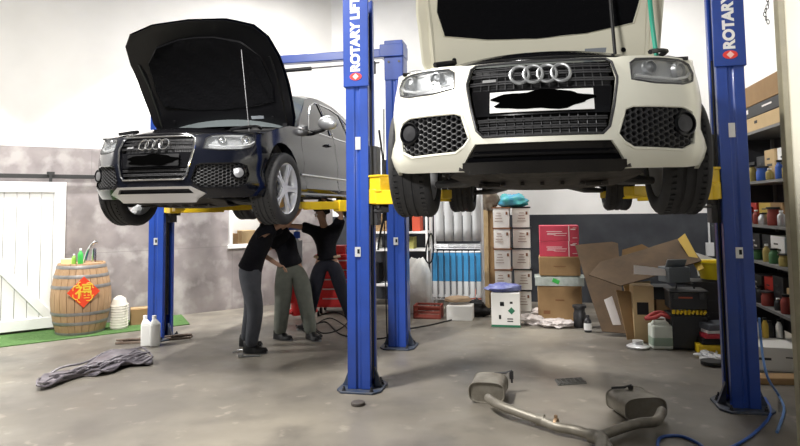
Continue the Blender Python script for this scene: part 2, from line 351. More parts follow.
def make_wheel(root, c, side, rimmat, steer=0):
    W = T(c) @ Matrix.Rotation(steer, 4, 'Z') @ (Matrix.Rotation(pi/2, 4, 'Y') if side > 0 else Matrix.Rotation(-pi/2, 4, 'Y'))
    b = MB(); b.M = W; b.lathe(front_wheel_prof(), 56, cap=False)
    R = .362                                             # sipes across the tread shoulders
    for k in range(56):
        a = 2*pi*k/56
        for sg in (-1, 1): b.box((R*cos(a)+.0005*cos(a), R*sin(a), sg*.083), (.004, .028, .028), (0, 0, a))
    tyre = b.build('tyre', 'rubber', root, 35)
    b = MB(); b.M = W
    b.lathe([(.254, -.11), (.248, -.105), (.225, -.05), (.222, .05), (.238, .095), (.25, .112), (.258, .118), (.257, .108), (.254, .105)], 48, cap=False)
    n = 5
    for k in range(n):
        Mk = W @ Matrix.Rotation(2*pi*k/n+.3, 4, 'Z'); b.M = Mk
        for sg in (-1, 1):                                # twin-edged wide spoke
            b.prism([(.03, sg*.0), (.03, sg*.036), (.12, sg*.026), (.20, sg*.030), (.246, sg*.046), (.246, sg*.018), (.19, sg*.004)], .026, T((0, 0, .070)) @ Matrix.Rotation(-.08, 4, 'Y'))
    b.M = W; b.lathe([(.0, .04), (.075, .04), (.075, .088), (.05, .092), (.032, .092), (.030, .098), (.0, .100)], 28)
    for k in range(5):
        a = 2*pi*k/5+.9; b.lathe([(.009, .085), (.009, .096), (0, .098)], 8, T((.052*cos(a), .052*sin(a), 0)))
    b.build('rim', rimmat, tyre, 30)
    b = MB(); b.M = W; b.lathe([(.0, -.01), (.165, -.01), (.17, -.007), (.17, .012), (.0, .014)], 36); b.build('brake_disc', 'steel', tyre)
    b = MB(); b.M = W; b.prism([(.10*cos(a), .10*sin(a)) for a in (-.5, -.2, .1, .4)]+[(.195*cos(a), .195*sin(a)) for a in (.4, .1, -.2, -.5)], .07, T((0, 0, -.02)))
    b.build('brake_caliper', mat('caliper_ochre', (.55, .30, .05), .5), tyre)
    b = MB(); b.M = W; b.tube([(0, 0, -.06), (0, 0, -.10)], .05, 14); b.rod((0, 0, -.1), (0, 0, -.5), .018)
    b.build('drive_shaft', 'steel', root)
    return tyre
def make_car(name, loc, paint, kind, label):
    WZ = .29 if kind == 'dark' else .30
    dark = kind == 'dark'
    root = empty(name, loc, YAW, label, 'car')
    # --- painted shell with all its openings
    top = [(0, .773), (.42, .775), (.47, .785), (.6, .797), (.8, .80), (.95, .80), (1.3, .89), (1.65, .965), (1.85, .98), (4.7, 1.0), (5.06, .99)]
    low = [(5.06, .30)]+[(a, z) for a, z in arch(3.69, .40)[::-1]]+[(3.7, .22), (1.9, .22)]+[(a, z) for a, z in arch(.88, .40)[::-1]]+[(.93, .215), (.8, .20), (.44, .19)]
    outline = [(-a, z) for a, z in top[1:]][::-1]+top+low+[(-a, z) for a, z in low][::-1]
    doorf = [(1.98, .30), (1.94, .5), (1.94, .8), (1.98, .972), (3.15, .982), (3.15, .30)]
    doorr = [(3.17, .30), (3.17, .982), (4.05, .99), (4.08, .86), (3.93, .74), (3.72, .62), (3.62, .5), (3.58, .30)]
    LI = [(-.44, .195), (.44, .195), (.37, .285), (-.37, .285)] if dark else [(-.43, .225), (.43, .225), (.345, .33), (-.345, .33)]
    holes = [GR, HL, mir(HL), FG, mir(FG), LI, doorf, mir(doorf), doorr, mir(doorr)]
    b = MB(); region(b, outline, holes, .055, SF, .022)
    b.build('body_shell', paint, root, 40)
    # rear cap and tail lights
    b = MB()
    def tail(i, j):
        z = .30+.70*j; e = SF(5.06, z); x = e.x*(2*i-1); return V((x, e.y+.06*(1-(2*i-1)**2)-.05*max(0, z-.8), z))
    b.grid(tail, 12, 6); b.build('tailgate', paint, root, 40)
    for s in (1, -1):
        for nm, P in (('front_door', doorf), ('rear_door', doorr)):
            cx = sum(p[0] for p in P)/len(P); cz = sum(p[1] for p in P)/len(P)
            Q = [(p[0]+(.006 if p[0] < cx else -.006), p[1]+(.005 if p[1] < cz else -.005)) for p in P]
            if s < 0: Q = mir(Q)
            b = MB(); region(b, Q, [], .07, SF, .02); d = b.build(nm, paint, root, 40)
            b = MB(); yh = (2.86-.5) if nm == 'front_door' else (3.86-.5)
            b.tube([SG(yh-.09, .86, -.02, s)+V((s*.035, 0, 0)), SG(yh-.07, .865, .03, s)+V((s*.035, 0, 0)), SG(yh+.06, .865, .03, s)+V((s*.035, 0, 0)), SG(yh+.08, .86, -.02, s)+V((s*.035, 0, 0))], .012, 8)
            b.build('door_handle', paint, d)
        b = MB(); b.tube([SF(s*u, .455, .004) for u in [1.87+.05*i for i in range(34)]], .012, 6); b.build('door_trim_strip', 'silver' if dark else 'black', root)
        b = MB(); b.tube([SF(s*u, .235, -.01) for u in [1.8+.1*i for i in range(19)]], .03, 8); b.build('side_sill', paint, root)
        # wheel liners
        for yc in (.88, 3.69):
            b = MB(); b.grid(lambda i, j: V((s*(.42+.46*j), yc+.43*cos(pi*1.12*i-.06*pi), .36+.43*sin(pi*1.12*i-.06*pi))), 20, 3)
            b.grid(lambda i, j: V((s*.43, yc-.43+.86*i, .34+(sqrt(max(0, .43**2-(.86*i-.43)**2)))*j)), 16, 2); b.build('wheel_arch_liner', 'black', root)
    # --- grille
    b = MB(); region(b, GR, [], .08, lambda u, z, o: SF(u, z, -.075+o), 0); gb = b.build('grille', mat('grille_void', (.008, .008, .01), .6), root)
    half = lambda z: lerp([(.365, .30), (.40, .335), (.66, .395), (.745, .385), (.765, .36)], z)
    for z in (.41, .45, .655, .700, .735) if 1 else ():
        b = MB(); L = half(z)-.01
        for dz in (-.006, .006): b.tube([SF(-L+2*L*i/16, z+dz, -.022) for i in range(17)], .0038, 6)
        b.build('grille_slat', mat('slat_grey', (.10, .10, .105), .35, .5) if not dark else 'steel', gb)
    for z0_, z1_ in ((.375, .475), (.60, .755)):
        b = MB()
        for i in range(-7, 8):
            x = i*.047
            if abs(x) < half(z0_)-.02: b.tube([SF(x, z0_+(z1_-z0_)*k/3, -.045) for k in range(4)], .0032, 6)
        b.build('grille_bars', mat('slat_grey', (.10, .10, .105), .35, .5) if not dark else 'black', gb)
    b = MB(); region(b, [(-.345, .475), (.345, .475), (.37, .615), (-.37, .615)], [], .06, lambda u, z, o: SF(u, z, -.02+o), .015); b.build('plate_mount', 'gloss', gb, 40)
    b = MB(); loop = dens(GR, .03); b.tube([SF(u, z, .002) for u, z in loop], .010 if dark else .007, 8, True); b.build('grille_frame', 'chrome' if dark else 'steel', root)
    e0 = SF(0, .69, .015)
    for i in range(4):
        b = MB(); cx = (i-1.5)*.071
        b.tube([SF(cx+.048*cos(a), .688+.048*sin(a), .012+.004*(i % 2)) for a in [2*pi*k/28 for k in range(28)]], .0085, 8, True); b.build('emblem_ring', 'chrome' if dark else mat('dull_chrome', (.34, .35, .36), .35, .7), root)
    b = MB(); region(b, [(-.31, .66), (-.235, .66), (-.235, .676), (-.31, .676)], [], .03, lambda u, z, o: SF(u, z, -.008+o), .006); b.build('grille_badge', 'silver', root)
    # --- plate
    pz0, pz1, pw = .488, .598, .262
    b = MB(); region(b, [(-pw, pz0), (pw, pz0), (pw, pz1), (-pw, pz1)], [], .05, lambda u, z, o: SF(u, z, .006+o), .012)
    pl = b.build('number_plate', 'white' if not dark else 'black', root, 40)
    b = MB(); bl = []
    for k in range(40):
        a = 2*pi*k/40; r = 1+.10*sin(5*a+1)+.06*sin(9*a); bl.append((min(pw+.012, max(-pw-.02, .252*r*cos(a))), (pz0+pz1)/2+.004+.050*r*sin(a)))
    region(b, bl, [], .05, lambda u, z, o: SF(u, z, .010+o), .004); b.build('blacked_out_patch', mat('matt_black', (.001, .001, .001), 1, spec=0), pl, 40)
    # --- lower intake and lip
    if dark:
        b = MB(); region(b, [(-.40, .155), (.40, .155), (.43, .19), (.50, .235), (.46, .255), (.37, .30), (-.37, .30), (-.46, .255), (-.50, .235), (-.43, .19)], [[(-.395, .238), (-.355, .278), (.355, .278), (.395, .238)]], .05, lambda u, z, o: SF(u, z, .012+o), .02)
        b.build('skid_plate', mat('skid_silver', (.62, .62, .64), .28, .6), root, 40)
        b = MB(); region(b, [(-.42, .22), (.42, .22), (.37, .29), (-.37, .29)], [], .05, lambda u, z, o: SF(u, z, -.02+o), .01); b.build('lower_intake', 'black', root, 40)
    else:
        b = MB(); region(b, LI, [], .05, lambda u, z, o: SF(u, z, -.03+o), .01); b.tube([SF(-.37+.74*i/14, .275, -.015) for i in range(15)], .012, 6); b.build('lower_intake', 'gloss', root, 40)
        b = MB(); region(b, [(-.42, .175), (.42, .175), (.44, .20), (.425, .235), (-.425, .235), (-.44, .20)], [], .05, lambda u, z, o: SF(u, z, .015+o), .02); b.build('front_lip', 'gloss', root, 40)
    # --- lamps
    for s in (1, -1):
        Q = HL if s > 0 else mir(HL)
        b = MB(); region(b, Q, [], .06, lambda u, z, o: SF(u, z, -.05+o), 0); h = b.build('headlight', mat('lamp_housing', (.42, .43, .44) if dark else (.07, .07, .075), .25, .5), root, 40)
        b = MB(); region(b, Q, [], .06, lambda u, z, o: SF(u, z, .001+o), 0); b.build('headlight_lens', 'lens', h, 40)
        b = MB(); b.tube([SF(s*u, z, -.004) for u, z in dens(HL, .03)], .007, 6, True); b.build('lamp_bezel', 'black' if dark else 'steel', h)
        for u, r in ((.80, .038), (.62, .032)):
            c = SF(s*u, .728, -.045); b = MB(); d = (SF(s*u, .728, .02)-c).normalized()
            Mx = T(c) @ d.to_track_quat('Z', 'Y').to_matrix().to_4x4()
            b.M = Mx; b.lathe([(r*1.25, 0), (r*1.2, .03), (r, .032), (r*.96, .012), (r*.7, .022), (.0, .034)], 24); b.build('projector_lamp', 'chrome' if dark else mat('lamp_reflector', (.30, .31, .32), .35, .5), h)
        b = MB(); b.tube([SF(s*u, z, -.02) for u, z in ((.51, .675), (.62, .666), (.75, .670), (.84, .695), (.90, .73))], .007, 6); b.build('running_light', 'alloy', h)
        F = FG if s > 0 else mir(FG)
        b = MB(); region(b, F, [], .07, lambda u, z, o: SF(u, z, -.06+o), 0); g = b.build('fog_lamp_grille', mat('fog_void', (.006, .006, .007), .7), root, 40)
        b = MB(); hexmesh(b, F, .034, SF, -.012, .80); b.build('honeycomb', mat('honeycomb_dark', (.035, .035, .038), .5), g, 0)
        b = MB(); b.tube([SF(s*u, z, -.003) for u, z in dens(FG, .03)], .008, 6, True); b.build('grille_surround', paint if not dark else 'gloss', g)
        c = SF(s*.745, .425, -.02); d = (SF(s*.745, .425, .02)-c).normalized(); b = MB(); b.M = T(c) @ (d*.6+V((0, -.4, 0))).normalized().to_track_quat('Z', 'Y').to_matrix().to_4x4()
        b.lathe([(.066, -.02), (.066, .035), (.058, .038), (.052, .022), (.0, .026)], 28); b.k = 1; b.lathe([(.046, .02), (.044, .032), (.0, .036)], 24)
        b.build('fog_lamp', ['gloss', mat('fog_reflector', (.22, .22, .23), .3, .6) if dark else 'steel'], root)
        # wing mirror
        b = MB()
        def mr(i, j):
            a = 2*pi*i; e = pi*(j-.5); rr = cos(e); return V((s*(1.01+.13*rr*cos(a)*(1 if s*cos(a) else 1)), 2.02+.055*rr*sin(a)-.02, 1.10+.088*sin(e)))
        b.grid(mr, 20, 10); mo = b.build('wing_mirror', 'silver', root, 60)
        b = MB(); b.tube([(s*.84, 2.02, 1.0), (s*.92, 2.02, 1.015), (s*.97, 2.01, 1.04)], [.03, .025, .03], 8); b.build('mirror_arm', 'black', mo)
        # side glass
        for nm, P in (('door_window', [(1.78, 1.0), (2.0, 1.20), (2.25, 1.36), (2.48, 1.435), (2.62, 1.45), (2.62, 1.0)]), ('door_window', [(2.70, 1.0), (2.70, 1.455), (3.15, 1.46), (3.50, 1.42), (3.50, 1.0)]), ('quarter_window', [(3.56, 1.0), (3.56, 1.40), (3.85, 1.29), (4.10, 1.12), (4.08, 1.05)])):
            b = MB(); region(b, P, [], .12, lambda y, z, o: SG(y, z, -.008+o, s), 0); b.build(nm, 'glass', root, 40)
            b = MB(); b.tube([SG(y, z, 0, s) for y, z in dens(P, .06)], .007, 6, True); b.build('window_trim', 'chrome' if dark else 'gloss', root)
    # --- greenhouse
    prof = [(1.38, .97), (1.72, 1.19), (2.15, 1.46), (2.45, 1.53), (2.8, 1.56), (3.4, 1.54), (3.9, 1.45), (4.25, 1.29), (4.55, 1.02)]
    sidez = lambda z: SG(2.4, z).x
    b = MB()
    def side_outline(s):
        P = [(1.38, .95), (1.72, 1.17), (2.15, 1.43), (2.45, 1.495), (2.8, 1.525), (3.4, 1.505), (3.9, 1.415), (4.25, 1.26), (4.5, 1.0), (4.5, .95)]
        H = [[(1.78, 1.0), (2.0, 1.20), (2.25, 1.36), (2.48, 1.435), (2.62, 1.45), (2.62, 1.0)], [(2.70, 1.0), (2.70, 1.455), (3.15, 1.46), (3.50, 1.42), (3.50, 1.0)], [(3.56, 1.0), (3.56, 1.40), (3.85, 1.29), (4.10, 1.12), (4.08, 1.05)]]
        region(b, P, H, .12, lambda y, z, o: SG(y, z, o, s), .02)
    side_outline(1); side_outline(-1)
    def roof(i, j, a=0, c=1):
        t = (a+(c-a)*j)*(len(prof)-1); k = min(int(t), len(prof)-2); f = t-k; y = prof[k][0]*(1-f)+prof[k+1][0]*f; z = prof[k][1]*(1-f)+prof[k+1][1]*f
        zz = z-.03; xe = SG(y, max(.97, zz)).x; q = 2*i-1
        return V((xe*q, y-(.16 if y < 2.2 else -.08)*(1-q*q)*(1 if y < 2.2 or y > 3.8 else 0), zz+.03+.03*(1-q*q)-.03*abs(q)**6))
    b.grid(lambda i, j: roof(i, j, .30, .80), 14, 14); b.build('roof', paint, root, 50)
    b = MB(); b.grid(lambda i, j: roof(i, j, 0, .30), 14, 6); b.build('windscreen', mat('windscreen_glass', (.10, .115, .12), .06, spec=.5), root, 50)
    b = MB(); b.grid(lambda i, j: roof(i, j, .80, 1), 14, 6); b.build('rear_window', 'glass', root, 50)
    # --- engine bay edge, cowl, underside
    b_y = lambda i, j: .12+.16*abs(2*i-1)**2.5+.24*j
    b = MB(); b.grid(lambda i, j: V(((2*i-1)*(.52+.10*j), b_y(i, j), .782+(.09-.05*abs(2*i-1)**2)*j)), 16, 3)
    b.grid(lambda i, j: V(((2*i-1)*.8, .38+.85*j, .80+.12*j)), 4, 4); b.build('slam_panel', 'gloss', root, 40, solid=.02)
    b = MB(); b.box((0, 1.36, .93), (1.6, .3, .05)); b.box((.1, 1.30, .965), (1.1, .02, .02), (0, .04, 0)); b.box((-.3, 1.27, .972), (.7, .02, .02), (0, -.03, 0)); b.build('cowl', 'black', root, bevel=.008)
    b = MB()
    ux = [(-.44, .12), (.44, .12), (.54, .35), (.44, .62), (.40, 1.05), (-.40, 1.05), (-.40, .62), (-.52, .35)]
    region(b, ux, [], .08, lambda x, y, o: V((x, y, .195-.075*sin(min(1, max(0, (y-.16)/.9))*pi*.75)+.03*(x/.5)**2+o)), .02)
    for k in range(-3, 4): b.box((k*.11, .62, .125), (.02, .55, .012))
    for x in (-.3, .3): b.box((x, .42, .125), (.12, .05, .02)); b.box((x*.6, .85, .12), (.06, .14, .02))
    b.build('undertray', 'under', root, 40)
    b = MB()
    b.box((0, 2.9, .26), (1.5, 2.1, .06)); b.box((0, 1.5, .30), (1.35, .9, .06)); b.box((0, .75, .42), (.8, 1.0, .3)); b.box((0, 4.1, .38), (1.3, .8, .1))
    b.box((0, 2.6, .55), (1.55, 3.2, .5))
    b.build('floor_pan', 'under', root, bevel=.02)
    b = MB(); b.box((0, 1.0, .18), (.72, .22, .07)); b.box((0, 1.35, .2), (.5, .10, .06)); b.tube([(-.62, 1.15, .24), (-.3, 1.2, .2), (.3, 1.2, .2), (.62, 1.15, .24)], .014, 8)
    for k in (-1, 1): b.box((k*.36, 1.12, .19), (.08, .5, .06), (0, 0, k*.2))
    b.build('subframe', 'under', root, bevel=.01); b = MB(); b.box((0, 3.6, .26), (.8, .35, .1)); b.lathe([(.09, 0), (.12, .05), (.12, .2), (.07, .26)], 16, T((0, 3.55, .30)) @ RX); b.build('rear_axle_carrier', 'under', root, bevel=.01)
    for s in (1, -1):
        for yc in (.88, 3.69):
            b = MB(); zc = .265
            b.tube([(s*.34, yc-.16, .2), (s*.5, yc-.08, .16), (s*.68, yc, .15)], [.026, .03, .024], 8); b.tube([(s*.34, yc+.22, .2), (s*.5, yc+.12, .16), (s*.68, yc+.02, .15)], [.026, .03, .024], 8)
            b.build('control_arm', mat('arm_alloy', (.12, .12, .12), .55, .5, n=.6, ns=10), root)
            b = MB(); b.tube([(s*.58, yc+.03, .17), (s*.55, yc+.03, .40), (s*.52, yc+.02, .75)], [.025, .032, .035], 10)
            b.tube([V((s*(.535), yc+.02, .52))+V((.06*cos(a), .06*sin(a), a*.0062)) for a in [k*.5 for k in range(60)]], .008, 6); b.build('strut', 'black', root)
            b = MB(); b.tube([(s*.36, yc+.14, .24), (s*.66, yc+.11, .24)], .012, 8); b.build('tie_rod', 'steel', root)
    b = MB(); b.tube(smooth_pts([(.05, 1.2, .21), (.05, 1.9, .20), (.12, 2.6, .2), (.12, 3.3, .2)]), .035, 12); b.build('exhaust_pipe', mat('exhaust_metal', (.28, .25, .22), .45, .8, n=.5, ns=8), root)
    for s in (1, -1):
        for yc in (.88, 3.69): make_wheel(root, (s*(.835 if dark else .815), yc, WZ), s, 'alloy', steer=(0 if yc > 1 else (radians(-2) if dark else radians(1))))
    # --- bonnet, propped open
    A = radians(57) if dark else radians(58)
    HM = T((0, 1.45, 1.02)) @ Matrix.Rotation(-A, 4, 'X')
    fn = lambda x, l, o: HM @ SH(x, l, o)
    out = [(.83, 0), (.87, .12), (.885, .50), (.87, .85), (.82, 1.07), (.70, 1.21), (.42, 1.29), (0, 1.31)] if dark else [(.80, 0), (.845, .12), (.85, .50), (.82, .80), (.74, 1.04), (.60, 1.17), (.36, 1.245), (0, 1.265)]
    out = out+mir(out)[1:-0 or None]; out = [p for i, p in enumerate(out) if i == 0 or p != out[i-1]]
    b = MB(); region(b, out, [], .09, fn, .006); bn = b.build('bonnet', paint, root, 50)
    pad = [(.66, .32), (.70, .5), (.65, .85), (.48, 1.02), (.2, 1.09), (0, 1.10)]; pad = [(.0, .24), (.35, .26)]+pad; pad = pad+mir(pad)[1:-1]
    b = MB(); region(b, [(x*.975, l*.985+.008) for x, l in out], [pad], .08, lambda x, l, o: fn(x, l, -.022-.012*sin(l*9)**2+o), .006)
    b.tube([fn(u*1.0, l, -.03) for u, l in dens(pad, .05)], .014, 6, True)
    for s in (1, -1): b.tube([fn(s*.755, l, -.03) for l in (.05, .3, .6, .85)], .02, 6); b.box(tuple(fn(s*.76, .03, -.04)), (.05, .14, .05))
    fr = b.build('bonnet_inner_frame', mat('inner_frame_black', (.004, .004, .005), .35, spec=.3) if dark else mat('inner_frame_cream', (.72, .69, .56), .4), bn, 40)
    b = MB(); region(b, [(x*.99, l) for x, l in pad], [], .08, lambda x, l, o: fn(x, l, -.038+.006*sin(x*23)*sin(l*23)+o), .01); b.build('insulation_pad', mat('insulation_felt', (.004, .004, .005), 1, bump=.5, ns=40, spec=.1), bn, 50)
    b = MB(); b.box(tuple(fn(.42, .13, -.042)), (.16, .004, .035), (-A+pi/2, 0, 0)); b.build('sticker', mat('hood_sticker', (.25, .27, .3), .5), bn)
    for s in (1, -1):
        b = MB(); b.M = T(fn(s*.6, .13, -.05)) @ Matrix.Rotation(-A, 4, 'X'); b.lathe([(.016, 0), (.016, .02), (.006, .022)], 12); b.build('rubber_stop', 'black', bn)
    b = MB()
    if dark: b.rod((.66, .62, .85), fn(.46, .95, -.03), .005)
    else: b.rod((.455, .62, .8), fn(.45, .92, -.03), .011)
    b.build('prop_rod', 'steel' if dark else 'black', root)
    # latch and hoses peeking over the front edge
    b = MB()
    b.tube(smooth_pts([(-.6, .35, .84), (-.5, .5, .88), (-.62, .62, .88)]), .016, 6); b.build('engine_bay_hose', 'black', root); b = MB()
    b.tube(smooth_pts([(.6, .35, .84), (.66, .5, .88), (.74, .62, .90), (.7, .8, .9)]), .014, 6); b.build('engine_bay_hose', 'black', root)
    return root
bg = D(151.5, 157, 5.62); wg = D(541, 100, 3.15)
black_car = make_car('car', (bg.x, bg.y, 1.605), M['pblack'], 'dark', 'black SUV raised on the left lift with bonnet open and silver skid plate')
white_car = make_car('car', (wg.x, wg.y, 1.69), M['pwhite'], 'light', 'cream white SUV raised on the near lift with bonnet open')
# ------------------------------------------------------------------ the lifts
def column(root, x, s, sign):                            # s = +1: open side faces +x
    b = MB(); H = 3.72
    prof = [(0, -.13), (.085, -.13), (.095, -.118), (.125, -.118), (.135, -.13), (.22, -.13), (.22, -.07), (.195, -.07), (.195, -.105), (.025, -.105), (.025, .105), (.195, .105), (.195, .07), (.22, .07), (.22, .13), (.135, .13), (.125, .118), (.095, .118), (.085, .13), (0, .13)]
    prof = [(x+s*(p[0]-.11), p[1]) for p in prof]
    b.prism(prof, H, T((0, 0, .02)));
    b.box((x-s*.115, 0, 1.9), (.012, .18, 3.6))
    c = b.build('column', 'blue', root, bevel=.006)
    b = MB(); hp = [(x-.15, -.22), (x+.15, -.22), (x+.21, -.14), (x+.21, .14), (x+.15, .22), (x-.15, .22), (x-.21, .14), (x-.21, -.14)]
    b.prism(hp, .02); 
    for sx in (-1, 1):
        b.add([(x+sx*.12, -.02, .02), (x+sx*.12, .02, .02), (x+sx*.19, .02, .02), (x+sx*.19, -.02, .02), (x+sx*.12, -.02, .2), (x+sx*.12, .02, .2)], [(0, 1, 2, 3), (0, 3, 4), (1, 5, 2), (3, 2, 5, 4), (0, 4, 5, 1)])
    bp = b.build('base_plate', 'blueplate', root, bevel=.004)
    for p in ((-.13, -.18), (.13, -.18), (.17, .08), (-.17, .08), (-.13, .18), (.13, .18)):
        b = MB(); b.lathe([(.022, .02), (.022, .025), (.014, .025), (.014, .045), (.008, .045), (.008, .06)], 6, T((x+p[0], p[1], 0))); b.build('anchor_bolt', 'steel', bp)
    b = MB(); b.box((x-s*.0, -.133, 1.28), (.055, .006, .09)); b.k = 1; b.box((x+.008, -.137, 1.285), (.022, .004, .04)); b.build('warning_label', ['alloy', 'black'], root)
    b = MB(); b.box((x+s*.01, -.133, 2.3), (.05, .006, .12)); b.build('rating_label', 'alloy', root)
    # carriage
    b = MB(); b.box((x+s*.13, 0, 2.05-.15), (.10, .15, .75)); b.box((x+s*.19, 0, 1.80), (.08, .23, .16)); b.box((x+s*.19, 0, 1.66), (.08, .23, .02)); b.k = 1; b.rod((x+s*.06, .05, .3), (x+s*.06, .05, 3.6), .02, 10)
    b.rod((x+s*.08, -.06, .1), (x+s*.08, -.06, 3.7), .006, 6); b.build('carriage', ['steel', 'steel'], root, bevel=.006)
    # restraint cable pulley and hose on the open side
    b = MB(); b.tube(smooth_pts([(x+s*.135, -.11, 2.9), (x+s*.14, -.115, 2.2), (x+s*.145, -.12, 1.9), (x+s*.14, -.11, .9), (x+s*.13, -.10, .12)]), .008, 6); b.build('hydraulic_hose', 'black', root)
    if sign:
        b = MB(); b.box((x, -.142, 3.32), (.25, .02, .96)); b.box((x-s*.12, -.06, 3.32), (.012, .17, .96)); sl = b.build('sign_sleeve', 'blue', root, bevel=.01)
        R_ = T((x+.0, -.196, 3.08)) @ Matrix.Rotation(pi/2, 4, 'X') @ Matrix.Rotation(pi/2, 4, 'Z')
        t_ = text('ROTARY LIFT', .121, 'white', sl, 'sign_lettering', T((x, -.1535, 3.02+.325)) @ Matrix.Rotation(pi/2, 4, 'X') @ Matrix.Rotation(pi/2, 4, 'Z'), .001, bold=.006)
        b = MB(); b.M = T((x, -.153, 2.935)) @ RX; b.lathe([(.058, 0), (.058, .004)], 28); 
        for v in range(len(b.v)): b.v[v] = V((x+(b.v[v].x-x)*1.0, b.v[v].y, 2.935+(b.v[v].z-2.935)*.62))
        b.build('sign_logo', mat('logo_red', (.75, .05, .04), .4), sl)
        b = MB(); b.M = T((x, -.1575, 2.935)) @ RX; b.lathe([(.03, 0), (.03, .003)], 4); b.build('sign_logo_centre', mat('logo_pale', (.9, .55, .5), .4), sl)
        b = MB(); b.box((x+s*.05, -.17, 3.86), (.2, .08, .12)); b.lathe([(.05, 0), (.05, .04)], 16, T((x+s*.10, -.16, 3.84)) @ RX); b.build('pulley_box', 'steel', root, bevel=.01)
    else:
        b = MB(); b.box((x, 0, 3.50), (.235, .28, .50)); b.build('top_sleeve', 'blue', root, bevel=.01)
        for p in ((-.06, 3.48), (.07, 3.48)):
            b = MB(); b.M = T((x+p[0], -.14, p[1])) @ RX; b.lathe([(.016, 0), (.016, .008)], 6); b.build('bolt', 'steel', root)
def arm(root, x, s, target, zt, name='swing_arm'):
    p0 = V((x+s*.19, (-1 if target[1] < 0 else 1)*.09, 1.80)); p1 = V((target[0], target[1], 1.80)); d = p1-p0; L = d.length; a = math.atan2(d.y, d.x)
    b = MB(); b.M = T((p0.x, p0.y, zt)) @ Matrix.Rotation(a, 4, 'Z')
    b.box((L*.28, 0, -.06), (L*.6, .13, .13)); b.lathe([(.085, -.12), (.085, .02)], 20); b.box((L*.05, 0, -.0), (L*.2, .15, .02))
    if zt > 1.8: b.box((.03, 0, .06), (.16, .13, .15)); b.box((.03, 0, .14), (.19, .16, .02))
    ar = b.build(name, 'yellow', root, bevel=.006)
    b = MB(); b.M = T((p0.x, p0.y, zt)) @ Matrix.Rotation(a, 4, 'Z'); b.box((L*.70, 0, -.055), (L*.5, .095, .09)); b.box((L*.97, 0, -.05), (.12, .11, .075)); b.build('arm_extension', 'yellow', ar, bevel=.006)
    b = MB(); b.M = T((p1.x, p1.y, zt)); b.lathe([(.025, -.03), (.025, .02), (.06, .03), (.062, .055), (.05, .06)], 20); b.build('lift_pad', 'rubber', ar)
    b = MB(); b.M = T((p0.x, p0.y, zt)); b.lathe([(.03, -.16), (.03, -.05), (.045, -.04), (.045, .05), (.0, .055)], 12); b.build('arm_pin', 'steel', ar)
def lift(loc, w_, zt, sign, beam, label, tgts):
    root = empty('two_post_lift', loc, YAW, label, 'vehicle lift')
    for sx in (-1, 1):
        column(root, sx*w_/2, -sx, sign)
        for ty in tgts: arm(root, sx*w_/2, -sx, (sx*.74, ty), zt)
    if beam:
        b = MB(); b.box((0, 0, 3.62), (w_+.1, .12, .11)); b.build('overhead_beam', 'blue', root, bevel=.01)
        b = MB(); b.rod((-w_/2+.3, -.05, 3.44), (w_/2-.2, -.05, 3.50), .010); b.build('shut_off_bar', 'steel', root)
        b = MB(); b.rod((-w_/2+1.0, -.05, 3.455), (w_/2-1.1, -.05, 3.478), .026); b.build('bar_foam', 'black', root)
        b = MB(); b.box((w_/2-.30, -.08, 3.44), (.10, .12, .16)); b.build('switch_box', 'steel', root, bevel=.01)
        for px_, pl_ in ((-w_/2+.02, .4), (w_/2-.02, .3)): b = MB(); b.box((px_, -.02, 3.62), (pl_, .3, .16)); b.build('pulley_housing', 'blue', root, bevel=.01)
    return root
c1 = (G(160, 340)+G(396, 348))/2; c2 = (G(364, 391)+G(746, 410))/2
lift((c1.x, c1.y+.1, 0), 3.24, 1.85-.075, False, True, 'blue two post vehicle lift with overhead beam holding up the black car', (-1.0, .9))
lift((c2.x, c2.y+.1, 0), 3.27, 1.91-.065, True, False, 'blue two post vehicle lift with white lettering holding up the white car', (-.62, 1.2))
# ------------------------------------------------------------------ people
def skin(name, joints, chains, material, parent, root=0, sub=2, loc=None):
    idx = {}; vs = []; rs = []; ed = []
    for ch in chains:
        prev = None
        for k in ch:
            if k not in idx:
                idx[k] = len(vs); p = joints[k]; vs.append(tuple(p[0])); r = p[1]; rs.append(r if isinstance(r, tuple) else (r, r))
            if prev is not None: ed.append((idx[prev], idx[k]))
            prev = k
    me = bpy.data.meshes.new(name); me.from_pydata(vs, ed, []); o = bpy.data.objects.new(name, me); S.collection.objects.link(o)
    sk = o.modifiers.new('skin', 'SKIN'); sk.use_smooth_shade = True; sk.branch_smoothing = .4
    for i, r in enumerate(rs): me.skin_vertices[0].data[i].radius = r
    seen = set(); adj = {i: [] for i in range(len(vs))}
    for a, b_ in ed: adj[a].append(b_); adj[b_].append(a)
    for i in range(len(vs)):
        me.skin_vertices[0].data[i].use_root = False
    for i in range(len(vs)):
        if i in seen: continue
        me.skin_vertices[0].data[i].use_root = True; st = [i]
        while st:
            q = st.pop()
            if q in seen: continue
            seen.add(q); st += adj[q]
    q = o.modifiers.new('sub', 'SUBSURF'); q.levels = sub; q.render_levels = sub
    dg = bpy.context.evaluated_depsgraph_get(); m2 = bpy.data.meshes.new_from_object(o.evaluated_get(dg)); bpy.data.objects.remove(o)
    m2.materials.clear(); m2.materials.append(M[material] if isinstance(material, str) else material)
    for p in m2.polygons: p.use_smooth = True
    o = bpy.data.objects.new(name, m2); S.collection.objects.link(o); o.parent = parent; return o
M['flesh'] = mat('skin_tone', (.42, .24, .16), .55); M['hair'] = mat('black_hair', (.012, .010, .009), .7)
M['tee'] = mat('black_cotton', (.005, .005, .008), .95, n=.4, ns=12, col2=(.012, .012, .016), bump=.8, spec=.2); M['sole'] = mat('shoe_sole', (.2, .2, .2), .7)
